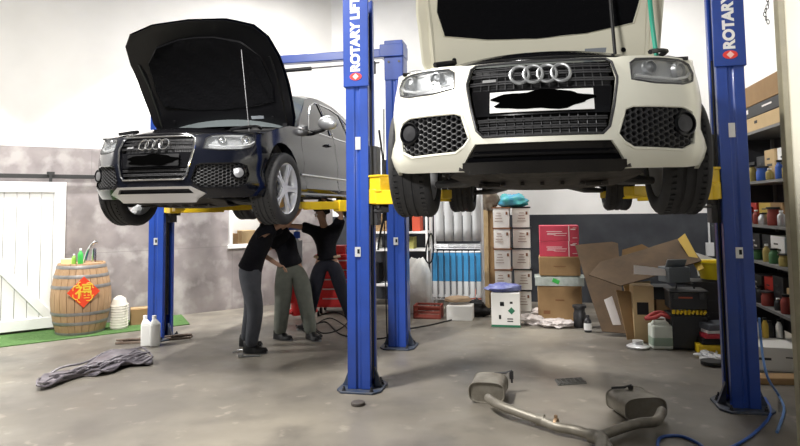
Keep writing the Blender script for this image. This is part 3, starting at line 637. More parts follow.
def person(label, loc, J, trouser, tcol2, belt=False, TW=1.28):
    root = empty('person', (loc[0], loc[1], 0), 0, label, 'person')
    L = lambda k: V(J[k])
    j = {}
    def put(k, p, r): j[k] = (V(p), r)
    hip, chest, neck, head = L('hip'), L('chest'), L('neck'), L('head')
    put('pelvis', hip, (.15, .11)); put('belly', hip.lerp(chest, .4), (.14, .10)); put('chest', chest, (.155, .11)); put('neckb', neck, .055)
    hd = (head-neck).normalized(); put('jaw', neck.lerp(head, .55), (.06, .07)); put('skull', head, (.078, .092)); put('crown', head+hd*.085, (.055, .065))
    ch = [['pelvis', 'belly', 'chest', 'neckb', 'jaw', 'skull', 'crown']]
    for s in 'lr':
        h, k, a, t = L('hip'+s), L('knee'+s), L('ankle'+s), L('toe'+s)
        put('h'+s, h, .085); put('th'+s, h.lerp(k, .45), .078); put('k'+s, k, .056); put('c'+s, k.lerp(a, .35), .055); put('a'+s, a, .036); put('f'+s, a.lerp(t, .4)-V((0, 0, .02)), .026); put('t'+s, a.lerp(t, .7)-V((0, 0, .01)), .02)
        ch.append(['pelvis', 'h'+s, 'th'+s, 'k'+s, 'c'+s, 'a'+s, 'f'+s, 't'+s])
        sh, e, wv, hd_ = L('sh'+s), L('el'+s), L('wr'+s), L('hand'+s)
        put('s'+s, sh, .058); put('u'+s, sh.lerp(e, .5), .045); put('e'+s, e, .037); put('w'+s, wv, .026); dirn = (hd_-wv).normalized(); put('p'+s, wv+dirn*.05, (.036, .018))
        ch.append(['chest', 's'+s, 'u'+s, 'e'+s, 'w'+s, 'p'+s])
        side = dirn.cross(V((0, .3, 1)) if abs(dirn.z) < .8 else V((0, 1, 0))).normalized(); nn = dirn.cross(side)
        for q, ln in enumerate((.068, .078, .072, .058)):
            b0 = wv+dirn*.07+side*(.0225-.015*q); n1, n2, n3 = f'{s}{q}a', f'{s}{q}b', f'{s}{q}c'
            put(n1, b0, .009); put(n2, b0+dirn*ln*.55+nn*.006, .0085); put(n3, b0+dirn*ln*.95+nn*.03, .0075); ch.append([n1, n2, n3])
        put(s+'t1', wv+dirn*.025+side*.025, .011); put(s+'t2', wv+dirn*.05+side*.052, .010); put(s+'t3', wv+dirn*.082+side*.06+nn*.01, .008); ch.append([s+'t1', s+'t2', s+'t3'])
    body = skin('body', j, ch, 'flesh', root)
    # face: the way the person looks
    f = V(J['look']).normalized(); f = (f-hd*f.dot(hd)).normalized(); sd = hd.cross(f)
    b = MB(); b.M = Matrix((sd, f, hd)).transposed().to_4x4(); b.M.translation = head
    b.add([(-.016, .085, -.045), (.016, .085, -.045), (0, .118, -.040), (-.008, .088, .01), (.008, .088, .01)], [(0, 1, 2), (0, 2, 3), (1, 4, 2), (2, 4, 3)])
    for s in (-1, 1): b.grid(lambda u, v: (s*.086+s*.012*sin(pi*v), -.005+.022*cos(2*pi*u)*sin(pi*v), -.02+.034*cos(pi*v)), 10, 6)
    b.build('face', 'flesh', root, 60, sub=1)
    for s in (-1, 1):
        b = MB(); b.M = Matrix((sd, f, hd)).transposed().to_4x4(); b.M.translation = head; b.lathe([(0, -.012), (.011, -.006), (.012, 0), (.011, .006), (0, .012)], 10, T((s*.032, .082, -.004)) @ RX); b.build('eye', 'white', root)
    b = MB(); b.M = Matrix((sd, f, hd)).transposed().to_4x4(); b.M.translation = head; b.box((0, .088, -.062), (.045, .01, .009)); b.build('mouth', mat('lips', (.3, .12, .1), .5), root, sub=1)
    b = MB(); b.M = Matrix((sd, f, hd)).transposed().to_4x4(); b.M.translation = head+hd*.012-f*.006
    b.grid(lambda u, v: ((.104+.004*sin(u*40))*cos(2*pi*u)*sin(v*pi*.60), (.118)*sin(2*pi*u)*sin(v*pi*.60)-.012*v, .118*cos(v*pi*(.60 if sin(2*pi*u) < .2 else .42))), 28, 10); b.build('hair', 'hair', root, 70)
    # clothes
    jj = dict(j); put2 = lambda k, p, r: jj.__setitem__(k, (V(p), r))
    put2('w0', hip.lerp(chest, .02), (.172, .128)); put2('w1', hip.lerp(chest, .45), (.165, .122)); put2('w2', chest, (.178, .130)); put2('w3', neck-(neck-chest)*.18, (.085, .075))
    c2 = [['w0', 'w1', 'w2', 'w3']]
    for s in 'lr':
        sh, e = L('sh'+s), L('el'+s); put2('x'+s, sh, .078); put2('y'+s, sh.lerp(e, .45), .066); put2('z'+s, sh.lerp(e, .72), .062); c2.append(['w2', 'x'+s, 'y'+s, 'z'+s])
    jj['w00'] = (hip-(chest-hip)*.10, (.175, .135)); c2[0].insert(0, 'w00')
    for k_ in set(sum(c2, [])): jj[k_] = (jj[k_][0], tuple(r*1.22 for r in jj[k_][1]) if isinstance(jj[k_][1], tuple) else jj[k_][1]*1.32)
    skin('shirt', jj, c2, 'tee', root)
    tm = mat('trousers_'+label.split()[0]+str(len(MT)), trouser, .9, n=.6, ns=9, col2=tcol2, bump=.5)
    put2('q0', hip+V((0, 0, .09)), (.150, .115)); put2('q1', hip-V((0, 0, .04)), (.168, .128)); c3 = [['q0', 'q1']]
    for s in 'lr':
        h, k, a = L('hip'+s), L('knee'+s), L('ankle'+s)
        put2('m'+s, h-V((0, 0, .03)), .105); put2('n'+s, h.lerp(k, .5), .095); put2('o'+s, k, .078); put2('o2'+s, k.lerp(a, .4), .074); put2('p2'+s, k.lerp(a, .75), .066); put2('r'+s, a-V((0, 0, .045)), .062); c3.append(['q1', 'm'+s, 'n'+s, 'o'+s, 'o2'+s, 'p2'+s, 'r'+s])
    for k_ in set(sum(c3, [])): jj[k_] = (jj[k_][0], tuple(r*1.16 for r in jj[k_][1]) if isinstance(jj[k_][1], tuple) else jj[k_][1]*TW)
    skin('trousers', jj, c3, tm, root)
    if belt:
        b = MB(); b.tube([hip+V((.175*cos(a), .14*sin(a), .02)) for a in [2*pi*k/20 for k in range(20)]], .020, 8, True); b.build('belt', mat('tan_belt', (.38, .27, .17), .6), root)
    for s in 'lr':
        a, t = L('ankle'+s), L('toe'+s); d = V((t.x-a.x, t.y-a.y, 0)).normalized(); an = math.atan2(d.y, d.x)
        b = MB(); b.M = T((a.x, a.y, a.z-.09)) @ Matrix.Rotation(an, 4, 'Z')
        def shoe(u, v):
            x = -.085+.285*u; wd = .042+.016*sin(pi*min(1, u*1.15))+.008*(u > .5); hgt = (.13 if u < .30 else .13-.075*min(1, (u-.3)/.4)) if u < .97 else .035
            wd *= (1-max(0, u-.82)**2*20)*(1-max(0, .1-u)*3); q = pi*v; return (x, wd*cos(q)*(1.15-.35*sin(q)), .014+hgt*sin(q)**.6)
        b.grid(shoe, 16, 12); o = b.build('shoe', 'black', root, 60)
        b = MB(); b.M = T((a.x, a.y, a.z-.09)) @ Matrix.Rotation(an, 4, 'Z')
        b.prism([(-.09, -.035), (-.02, -.042), (.08, -.052), (.16, -.05), (.195, -.025), (.205, 0), (.195, .025), (.16, .05), (.08, .052), (-.02, .042), (-.09, .035)], .022); b.build('shoe_sole', 'sole', o, bevel=.004)
    return root
pa = G(256, 353); qa = G(242, 344)-pa
person('person in black T-shirt and slim dark grey jeans, nearest under the black car', pa, dict(
    hip=(-.10, .12, .98), chest=(.02, .12, 1.32), neck=(.15, .10, 1.50), head=(.24, .08, 1.60), look=(1, -.2, .2),
    hipl=(-.10, .02, .90), hipr=(-.10, .22, .90), kneel=(.0, .0, .50), kneer=(-.12, .30, .50), anklel=(-.06, .0, .09), ankler=(-.20, .36, .09), toel=(.14, -.03, .03), toer=(0, .33, .03),
    shl=(.08, -.06, 1.40), shr=(.10, .28, 1.40), ell=(.30, -.02, 1.50), elr=(.32, .26, 1.50), wrl=(.46, .04, 1.66), wrr=(.48, .2, 1.66), handl=(.5, .05, 1.74), handr=(.52, .19, 1.74)), (.075, .08, .095), (.045, .05, .06))
pb = G(290, 341)
person('person in black T-shirt and baggy olive grey trousers, leaning behind the front wheel', pb, dict(
    hip=(.0, .1, .96), chest=(-.10, .1, 1.28), neck=(-.20, .08, 1.47), head=(-.24, .05, 1.60), look=(-.6, -.5, .5),
    hipl=(-.08, .05, .90), hipr=(.09, .12, .90), kneel=(-.10, .05, .50), kneer=(.17, .12, .52), anklel=(-.15, .10, .09), ankler=(.26, .08, .09), toel=(.05, -.02, .03), toer=(.40, -.08, .03),
    shl=(-.02, -.02, 1.40), shr=(-.26, .1, 1.40), ell=(-.34, -.12, 1.12), elr=(-.42, .05, 1.58), wrl=(-.12, -.14, .98), wrr=(-.34, -.0, 1.72), handl=(-.06, -.12, .94), handr=(-.32, -.02, 1.82)), (.15, .16, .135), (.09, .10, .085), TW=1.4)
pc = G(326, 328)
person('person in black T-shirt, belt and navy trousers, both arms raised behind the others', pc, dict(
    hip=(.02, .0, .98), chest=(.0, .0, 1.30), neck=(-.04, .0, 1.49), head=(-.06, -.02, 1.62), look=(-.8, -.5, .4),
    hipl=(-.08, .0, .92), hipr=(.12, .0, .92), kneel=(-.16, -.05, .50), kneer=(.22, .0, .53), anklel=(-.26, .0, .09), ankler=(.38, .02, .09), toel=(-.36, -.14, .03), toer=(.50, -.08, .03),
    shl=(-.17, -.02, 1.40), shr=(.17, -.02, 1.40), ell=(-.40, -.10, 1.44), elr=(.24, -.08, 1.60), wrl=(-.62, -.14, 1.46), wrr=(.08, -.12, 1.74), handl=(-.70, -.15, 1.48), handr=(.02, -.13, 1.80)), (.009, .010, .02), (.02, .022, .035), True)
# ------------------------------------------------------------------ generic props
def thing(o, label, cat, group=None): return tag(o, label, cat, group)
def carton(name, label, loc, d, rz=0, m='card', cat='box', group=None, flaps=True, marks=None, tape='tape', rot=None):
    r = empty(name, loc, rz, label, cat, group)
    if rot: r.rotation_euler = rot
    b = MB(); b.box((0, 0, d[2]/2), d); bx = b.build('body', m, r, bevel=.006)
    if tape:
        b = MB(); b.box((0, 0, d[2]+.001), (d[0]*1.002, .05, .002)); b.box((-d[0]/2-.001, 0, d[2]-.05), (.002, .05, .1)); b.box((d[0]/2+.001, 0, d[2]-.05), (.002, .05, .1)); b.build('tape', tape, r)
    if marks:
        b = MB()
        for (x, z, w_, h) in marks[1]: b.box((x*d[0], -d[1]/2-.0015, z*d[2]), (w_*d[0], .002, h*d[2]))
        b.build('print', marks[0], r)
    return r
def bottle(name, label, loc, r, h, m, cat='bottle', cap='white', group=None, neck=.35, rz=0):
    t = empty(name, loc, rz, label, cat, group)
    b = MB(); b.lathe([(r*.92, 0), (r, .01), (r, h*.62), (r*.85, h*.72), (r*neck, h*.84), (r*neck, h*.9)], 20); b.build('body', m, t, 40)
    b = MB(); b.lathe([(r*neck*1.25, h*.89), (r*neck*1.25, h), (r*neck*1.1, h*1.01)], 16); b.build('cap', cap, t); return t
def blob(name, label, loc, d, m, cat, seed=0, amp=.25, group=None, nu=24, nv=14, parent=None, flat=True):
    b = MB()
    def f(u, v):
        e = pi*(v-.5); p = V((cos(2*pi*u)*cos(e), sin(2*pi*u)*cos(e), sin(e))); n = noise.noise(p*1.7+V((seed*3.1, 0, 0)))*amp+noise.noise(p*5+V((seed, 2, 0)))*amp*.5
        p = p*(1+n); return V((p.x*d[0]/2, p.y*d[1]/2, max(0, (p.z*.5+.42)*d[2])))
    b.grid(lambda u, v: f(u % 1, v), nu, nv); o = b.build(name, m, parent, 60); o.location = loc; return tag(o, label, cat, group)
# --- wine barrel with the red 'fu' sign
ww = mat('barrel_oak', (.42, .27, .15), .6, n=.7, ns=5, col2=(.27, .16, .08), stretch=(6, 6, .8))
bp_ = G(79, 332)+V((.03, -.02, 0))
br = empty('wooden_barrel', bp_, 0, 'oak wine barrel with grey metal hoops standing on the green mat', 'barrel')
H = .97; prof = lambda z: .30+.085*sin(pi*min(1, max(0, z/H)))
b = MB(); n = 24
for k in range(n):
    a0, a1 = 2*pi*k/n+.008, 2*pi*(k+1)/n-.008
    vs = []; fs = []
    for q in range(11):
        z = H*q/10; r_ = prof(z)
        vs += [(r_*cos(a0), r_*sin(a0), z), (r_*1.004*cos((a0+a1)/2), r_*1.004*sin((a0+a1)/2), z), (r_*cos(a1), r_*sin(a1), z), ((r_-.025)*cos(a1), (r_-.025)*sin(a1), z), ((r_-.025)*cos(a0), (r_-.025)*sin(a0), z)]
        if q: i = q*5; fs += [(i-5+w, i-5+(w+1) % 5, i+(w+1) % 5, i+w) for w in range(5)]
    fs += [(0, 1, 2, 3, 4), (54, 53, 52, 51, 50)]; b.add(vs, fs)
b.lathe([(.27, H-.03), (.27, H-.01)], 24); b.build('staves', ww, br, 30)
for z in (.025, .17, .30, .66, .80, .925):
    b = MB(); b.lathe([(prof(z-.022)+.004, z-.022), (prof(z)+.008, z), (prof(z+.022)+.004, z+.022)], 36, cap=False); b.build('hoop', mat('hoop_metal', (.30, .29, .28), .5, .5, n=.5, ns=10), br)
b = MB(); Md = T((.205, -.338, .60)) @ Matrix.Rotation(.40, 4, 'Z'); b.M = Md @ Matrix.Rotation(.15, 4, 'Z') @ RX
b.prism([(0, -.21), (.20, 0), (0, .21), (-.20, 0)], .004)
fu = b.build('paper_diamond', mat('festival_red', (.80, .06, .015), .6), br)
b = MB(); b.M = Md @ Matrix.Rotation(.15, 4, 'Z') @ T((0, -.006, 0)) @ RX; 
for k in range(4):
    a = k*pi/2+pi/4; b.tube([(.13*cos(a+q)*1.0+.012*cos(9*q), .13*sin(a+q)+.012*sin(9*q), 0) for q in [-.5+.1*i for i in range(11)]], .006, 5)
b.build('gold_border', mat('gold_print', (.85, .55, .05), .4), fu)
text('福', .21, MT['gold_print'], fu, 'fu_character', Md @ Matrix.Rotation(.15, 4, 'Z') @ T((0, -.010, 0)) @ RX, .001, bold=.004)
top = bp_+V((0, 0, H))
bottle('spray_bottle', 'green spray bottle standing on the barrel top', top+V((.04, -.12, -.02)), .035, .22, 'green', group=None)
bottle('juice_bottle', 'small green bottle with white cap beside the spray bottle on the barrel', top+V((-.04, -.14, -.02)), .03, .15, mat('lime', (.25, .5, .08), .4))
carton('small_box', 'small pale yellow box lying on the left of the barrel top', top+V((-.16, -.06, -.02)), (.16, .12, .08), .2, mat('pale_yellow', (.75, .70, .35), .6), tape=None)
b = MB(); b.tube(smooth_pts([(0, 0, 0), (.03, .02, .16), (.1, .03, .27), (.16, .04, .29)]), [.022]*19, 10); b.lathe([(.03, 0), (.035, .12), (.03, .2)], 14, T((.12, .02, 0))); o = b.build('chrome_jug', 'chrome'); o.location = top+V((.02, .04, -.01)); thing(o, 'shiny chrome tap-like utensil on the barrel top', 'utensil')
# white curled roll and brown box
o_ = G(119, 329); b = MB(); b.lathe([(.10, 0), (.115, .02), (.11, .34), (.085, .43), (.03, .47)], 24)
for k in range(9): b.tube([(.117*cos(a), .117*sin(a), .05+k*.037+.01*sin(a)) for a in [2*pi*q/24 for q in range(24)]], .006, 5, True)
o = b.build('wrapped_roll', mat('ivory_wrap', (.78, .75, .66), .6)); o.location = o_; thing(o, 'ivory ribbed roll standing between the barrel and a small brown box', 'roll')
carton('small_carton', 'small brown carton on the floor against the left wall, behind a lift post', G(137, 325)+V((.05, .1, 0)), (.36, .25, .24), LA-.2, 'card')
b0 = G(146, 346)
def jug(loc, label):
    t = empty('oil_jug', loc, .3, label, 'bottle', 'white oil bottles by the lift post'); t.scale = (1.15, 1.15, 1.3)
    b = MB(); b.box((0, 0, .105), (.105, .075, .21)); b.add([(-.0525, -.0375, .21), (.0525, -.0375, .21), (.0525, .0375, .21), (-.0525, .0375, .21), (-.03, -.02, .26), (.005, -.02, .26), (.005, .02, .26), (-.03, .02, .26)], [(0, 1, 5, 4), (1, 2, 6, 5), (2, 3, 7, 6), (3, 0, 4, 7), (4, 5, 6, 7)])
    b.build('body', mat('white_hdpe', (.80, .80, .78), .45), t, bevel=.012); b = MB(); b.lathe([(.022, .26), (.022, .29)], 14, T((-.012, 0, 0))); b.build('cap', 'white', t)
jug(b0+V((0, 0, 0)), 'white plastic bottle at the left lift post, the left one of two'); jug(G(155, 346), 'white plastic bottle at the left lift post, the right one of two')
for i, (px, py, rz, lb) in enumerate(((131, 343, .2, 'left side'), (178, 339, .45, 'right side'))):
    b = MB(); b.prism([(-.18, -.05), (.15, -.07), (.19, .03), (-.1, .07)], .03); b.prism([(-.1, -.03), (.16, -.04), (.12, .02)], .03, T((0, 0, .028)) @ Matrix.Rotation(.1, 4, 'Z'))
    b.tube([(-.17, -.03, .05), (.0, -.05, .06), (.17, -.02, .045)], .014, 6)
    o = b.build('worn_rubber_offcut', mat('brown_rubber', (.11, .075, .055), .7, n=.6, ns=12, col2=(.25, .2, .16)), bevel=.005); o.location = G(px, py); o.rotation_euler = (0, 0, rz); thing(o, 'flat worn rubber pad on the floor, '+lb+' of the left lift post', 'pad')
# --- torn bumper trim on the floor
pts = [(37, 391), (41, 384), (52, 377), (74, 371), (96, 361), (116, 356), (136, 352), (145, 355), (152, 359), (150, 366), (138, 367), (124, 369), (112, 374), (96, 377), (84, 377), (68, 382), (50, 389)]
gp = [G(*p) for p in pts]; c0 = sum(gp, V((0, 0, 0)))/len(gp)
sm = smooth_pts([(p-c0) for p in gp], 3, True); b = MB()
region(b, [(p.x, p.y) for p in sm], [], .06, lambda x, y, o: V((x, y, .045+.03*sin(x*7+y*4)+.02*noise.noise(V((x*6, y*6, 0)))+o)), .012)
for k in range(11):
    A_, B_ = (G(44+5*k, 389-1.6*k)-c0), (G(150-(k*5) % 17, 357+k*.9)-c0)
    b.tube([A_.lerp(B_, t/14)+V((0, .0, .065+.03*sin(t*.7+k*1.3)+.012*(k % 2))) for t in range(15)], .007+.003*(k % 3), 6)
b.tube([(p*1.0)+V((0, 0, .055+.02*sin(i))) for i, p in enumerate(sm)], .012, 6, True)
o = b.build('plastic_trim_piece', mat('scuffed_plastic', (.17, .155, .175), .45, n=.9, ns=7, col2=(.04, .035, .045), bump=.3)); o.location = c0; thing(o, 'long torn dark grey plastic car trim lying on the floor at left', 'car part')
# --- exhaust with two mufflers
em = mat('dirty_exhaust', (.30, .28, .24), .48, .4, n=.8, ns=7, col2=(.15, .13, .10))
ex = empty('exhaust_system', G(545, 425), 0, 'dismounted exhaust with two oval mufflers lying in the foreground', 'exhaust'); E0 = ex.location.copy()
def muffler(c, a, L, ry, rz_):
    b = MB(); Mx = T(c-E0+V((0, 0, rz_+.005))) @ Matrix.Rotation(a, 4, 'Z') @ RY
    vs = [(1, -L/2-.0), (1.04, -L/2), (1.04, -L/2+.012), (1, -L/2+.014), (1, L/2-.014), (1.04, L/2-.012), (1.04, L/2), (1, L/2)]
    n = 36; V_ = []; F_ = []
    for r_, z in [(0, -L/2+.015), (.94, -L/2+.015)]+vs+[(.94, L/2-.015), (0, L/2-.015)]:
        for k in range(n):
            q = 2*pi*k/n; cx, sy = cos(q), sin(q); pw_ = .62
            V_.append((math.copysign(abs(cx)**pw_, cx)*rz_*r_, math.copysign(abs(sy)**pw_, sy)*ry*r_, z))
    m_ = len(vs)+4
    for j_ in range(m_-1):
        for k in range(n): F_.append((j_*n+k, j_*n+(k+1) % n, (j_+1)*n+(k+1) % n, (j_+1)*n+k))
    b.add(V_, F_, Mx); return b
cL = G(491, 402); cR = G(646, 420)
mL = muffler(cL+V((0, .12, 0)), radians(75), .34, .15, .085).build('muffler', em, ex, 35)
mR = muffler(cR+V((-.04, .10, 0)), radians(98), .32, .17, .09).build('muffler', em, ex, 35)
jn = G(596, 437, .06)
pL = [G(488, 398, .09), G(497, 404, .10), G(515, 411, .09), G(540, 420, .07), G(558, 427, .06), G(575, 430, .06), jn]
pR = [G(662, 411, .12), G(656, 421, .11), G(640, 423, .08), G(622, 428, .06), jn]
b = MB(); b.tube(smooth_pts([p-E0 for p in pL]), .036, 14); b.tube([pL[3]-E0+V((-.02, .01, 0)), pL[3]-E0+V((.03, -.015, 0))], .044, 14); b.build('pipe', em, ex, 50)
b = MB(); b.tube(smooth_pts([p-E0 for p in pR]), .036, 14); b.build('pipe', em, ex, 50)
b = MB(); b.tube(smooth_pts([jn-E0+V((-.03, .03, 0)), jn-E0+V((.02, -.06, 0)), G(603, 452, .06)-E0, G(606, 475, .06)-E0]), [.05]*19, 16); b.tube(smooth_pts([jn-E0+V((.04, .03, 0)), G(610, 452, .06)-E0, G(614, 475, .06)-E0]), .036, 14); b.build('twin_pipe', em, ex, 50)
b = MB(); q = G(556, 424, .07)-E0; b.M = T(q) @ V((.85, -.5, 0)).to_track_quat('Z', 'Y').to_matrix().to_4x4(); b.lathe([(.044, -.012), (.046, 0), (.044, .012)], 20); b.box((0, .05, 0), (.02, .03, .02)); b.build('clamp', mat('clamp_rust', (.3, .2, .12), .5, .6), ex)
for q, a in ((G(508, 376, .15), .3), (G(627, 391, .17), -.5)):
    q = q-E0; b = MB(); b.tube([q+V((-.12, .02, .02)), q+V((-.02, 0, .03)), q+V((.03, 0, .05)), q+V((.035, 0, -.06))], .010, 8); b.box((q.x+.03, q.y, q.z+.01), (.035, .03, .07)); b.build('hanger', 'steel', ex)
# mesh plate, puck, rod tool
b = MB(); R_ = [(-.16, -.08), (.13, -.10), (.18, .06), (-.10, .09)]; b.prism(R_, .008)
for k in range(7): b.rod((-.14+.045*k, -.085+.003*k, .012), (-.10+.045*k, .08-.002*k, .012), .006, 5)
for k in range(4): b.rod((-.15+.015*k, -.06+.045*k, .014), (.14+.01*k, -.07+.04*k, .014), .005, 5)
o = b.build('pedal_plate', mat('dull_alloy', (.24, .24, .23), .5, .6, n=.5, ns=15)); o.location = G(569, 382); o.rotation_euler = (0, 0, .25); thing(o, 'small ribbed metal plate lying on the floor between the mufflers', 'car part')
b = MB(); b.lathe([(.055, 0), (.06, .006), (.06, .024), (.05, .03), (.02, .03)], 24); o = b.build('rubber_puck', mat('worn_puck', (.07, .06, .055), .7)); o.location = G(358, 405); thing(o, 'small round dark puck on the floor before the lift post base', 'puck')
b = MB(); b.rod((-.10, -.01, .012), (.12, .01, .012), .010); b.lathe([(.022, -.02), (.022, .03)], 6, T((-.11, -.01, .022)) @ RY); o = b.build('torque_wrench', 'silver'); o.location = G(250, 357); thing(o, 'silver wrench lying on the floor beside the black shoes', 'tool')
b = MB(); b.tube(smooth_pts([(0, 0, .01), (.05, .06, .01), (.02, .12, .01), (.09, .10, .01)]), .006, 6); o = b.build('wire_offcut', 'silver'); o.location = G(233, 353); thing(o, 'bit of silver wire on the floor behind the wrench', 'wire')
def cable(name, label, pix, r, m, cat, zs=None):
    P = [G(px, py, r)+V((0, 0, (zs[i] if zs else 0))) for i, (px, py) in enumerate(pix)]; b = MB(); c = P[0].copy(); c.z = 0
    b.tube(smooth_pts([p-c for p in P], 7), r, 8); o = b.build(name, m, None, 60); o.location = c; return thing(o, label, cat)
cb_ = mat('blue_hose_rubber', (.02, .09, .38), .4)
cable('air_hose', 'blue air hose looping across the floor in the right foreground', [(765, 398), (771, 412), (760, 428), (738, 444), (712, 452), (698, 443), (680, 436), (660, 438), (662, 452), (700, 470)], .011, cb_, 'hose')
P = [bwl(5.9, .7, .3)]
cable('power_cord', 'black cable winding over the floor behind the near lift post', [(296, 325), (306, 332), (322, 336), (312, 327), (326, 322), (340, 334), (362, 338), (384, 338), (404, 330), (430, 325), (455, 319), (474, 314)], .010, 'black', 'cable')
cable('air_line', 'thin black hose coiled on the floor beside the olive trousers', [(318, 316), (335, 312), (348, 320), (338, 330), (322, 333), (316, 325), (330, 318), (345, 326), (350, 334)], .008, 'black', 'hose')
# blue hose running down the right lift post
q0 = D(771, 330, 5.5); P = [D(759, 318, 5.5), D(761, 340, 5.5), D(763, 358, 5.4), D(768, 378, 5.3), G(779, 396, .02), G(784, 410, .011), G(777, 432, .011)]
b = MB(); b.tube(smooth_pts(P, 7), .011, 8); o = b.build('air_hose', mat('pale_hose', (.12, .25, .55), .35), None, 60); thing(o, 'pale blue hose hanging beside the right lift post down to its base', 'hose')
# ------------------------------------------------------------------ stock along the back wall
def fit(px0, px1, pt, pb, Y):
    c = D((px0+px1)/2, pb, Y); t = D((px0+px1)/2, pt, Y); return c, (px1-px0)/FPX*Y, t.z-c.z
def fbox(name, label, px0, px1, pt, pb, Y, dep=.4, rz=BA, z0=None, **k):
    c, w_, h = fit(px0, px1, pt, pb, Y)
    if z0 is not None: h += c.z-z0; c.z = z0
    w_ = (w_-abs(sin(rz))*dep*.55)/cos(rz)
    n = V((-sin(rz), cos(rz), 0)); return carton(name, label, c+n*dep/2, (w_, dep, h), rz, **k), c.z+h
# red boxes on brown boxes
mr = mat('red_carton', (.55, .05, .09), .55, n=.2, ns=5, col2=(.5, .06, .1)); wp = mat('white_print', (.85, .8, .78), .6)
scr = (wp, [(-.12, .62, .40, .03), (-.05, .50, .5, .03), (-.2, .42, .22, .025), (.02, .36, .3, .02), (.4, .85, .1, .03), (.4, .2, .12, .03)])
Yb = 9.15
_, z1 = fbox('storage_carton', 'large brown carton at the bottom of the stack under two red boxes', 538, 583, 286, 321, Yb, .45, z0=0, marks=('brown', [(0, .6, .2, .03), (-.3, .25, .15, .1)]))
t = empty('foil_parcel', V((0, 0, 0)), 0)
c, w_, h = fit(536, 583, 276, 286, Yb); c.z = z1
b = MB(); b.grid(lambda u, v: ((u-.5)*w_*1.02, .44*(v-.5)+.2, h*(1-.15*abs(2*v-1)**3)+.012*noise.noise(V((u*12, v*5, 1)))), 24, 6)
b.box((0, .2, h*.45), (w_, .44, h*.85)); o = b.build('parcel_film', mat('clear_film', (.55, .60, .57), .15, n=.6, ns=14, col2=(.25, .30, .27)), None, 60); o.location = c; o.rotation_euler = (0, 0, BA)
bpy.data.objects.remove(t); o.name = 'wrapped_parcel'; thing(o, 'flat parcel in grey green clear film pressed between two brown cartons', 'parcel')
b = MB(); b.box((-.05, -.022, h*.5), (.10, .01, h*.4), (0, .4, 0)); g_ = b.build('green_sticker', 'green', o)
z2 = z1+h
_, z3 = fbox('storage_carton', 'medium brown carton directly beneath the two red boxes', 539, 581, 257, 276, Yb, .42, z0=z2+.005, marks=('brown', [(0, .5, .3, .03)]))
for i, (a, c_) in enumerate((('lower', 242), ('upper', 226))):
    cc, ww_, hh = fit(540, 572, 226, 241, Yb)
    r, z3 = fbox('red_carton', f'{a} of the two red boxes with white script, on brown cartons', 540, 580, 0, 15, Yb, .32, z0=None, m=mr, tape=None, marks=scr) if 0 else (None, z3)
    r = carton('red_carton', f'{a} of the two red boxes with white script, on brown cartons', V((D(562, 240, Yb).x, Yb+.2, z3+.003)), (.56, .34, .225), BA-.02+.04*i, m=mr, tape=None, marks=scr)
    b = MB(); b.box((.14, -.1715, .1125), (.012, .003, .225)); b.box((.281, 0, .1125), (.003, .2, .06)); b.box((.2, -.1715, .17), (.07, .003, .015)); b.build('white_band', wp, r); z3 += .228
# white box stacks
mw = mat('white_carton', (.80, .79, .76), .7, n=.25, ns=3, col2=(.68, .66, .62)); mw2 = mat('white_carton_pale', (.80, .78, .72), .7, n=.3, ns=3, col2=(.70, .66, .6))
Yw = 10.05
names = ['bottom', 'second from the bottom', 'middle', 'second from the top', 'top']
for col, (a, c_) in enumerate(((497, 515), (516, 535))):
    z = 0
    for i in range(5):
        w_ = (c_-a)/FPX*Yw*1.0; h = D(515, 207, Yw).z/5
        r = carton('white_carton', f'white carton, {names[i]} of its stack, {"left" if col == 0 else "right"} stack beside the red boxes', V((D((a+c_)/2, 300, Yw).x+.01*(i % 2), Yw+.22, z)), (w_-.035, .43, h-.012), BA+.03*((i*7+col) % 3-1), m=mw if col == 0 else mw2, tape=None, group=None)
        b = MB(); b.box((0, 0, h-.008), (w_*1.01, .445, .022)); b.build('carton_lid_edge', 'brown' if col == 0 and i % 2 else 'black' if col else 'brown', r)
        b = MB()
        for k in range(4): b.box((-.02+(.03 if col else -.02), -.2225, h*(.32+.13*k)), (w_*(.45-.07*k), .002, .008))
        b.box((w_*.3, -.2225, h*.7), (.03, .002, .05)); b.build('print', 'brown', r); z += h
ztop = z
o = blob('blue_bag', 'blue and green plastic bag slumped on the stacked white cartons', V((D(515, 205, Yw).x, Yw+.2, ztop)), (.50, .36, .24), mat('blue_plastic_bag', (.10, .42, .72), .25, n=.9, ns=6, col2=(.10, .62, .45)), 'bag', 3, .35)
# white box in front with purple bag
r, zt = fbox('printed_carton', 'white carton with green markings standing under a folded purple bag', 491, 521, 293, 326, 8.75, .32, z0=0, m=mw, tape=None, marks=('black', [(-.12, .68, .14, .12), (.2, .72, .1, .06), (-.2, .3, .08, .12), (.15, .25, .2, .03), (.15, .18, .2, .03)]))
b = MB(); b.box((.08, -.162, .23), (.07, .003, .07), (0, pi/4, 0)); b.box((.0, -.162, .02), (.4, .003, .03)); b.build('green_diamond', mat('diamond_green', (.02, .16, .08), .5), r)
blob('folded_purple_bag', 'folded dark blue purple bag lying on the white carton with green markings', V((D(506, 293, 8.75).x, 8.9, zt+.002)), (.50, .36, .13), mat('purple_cloth', (.05, .06, .26), .4, n=.8, ns=9, col2=(.25, .28, .45)), 'bag', 5, .3)
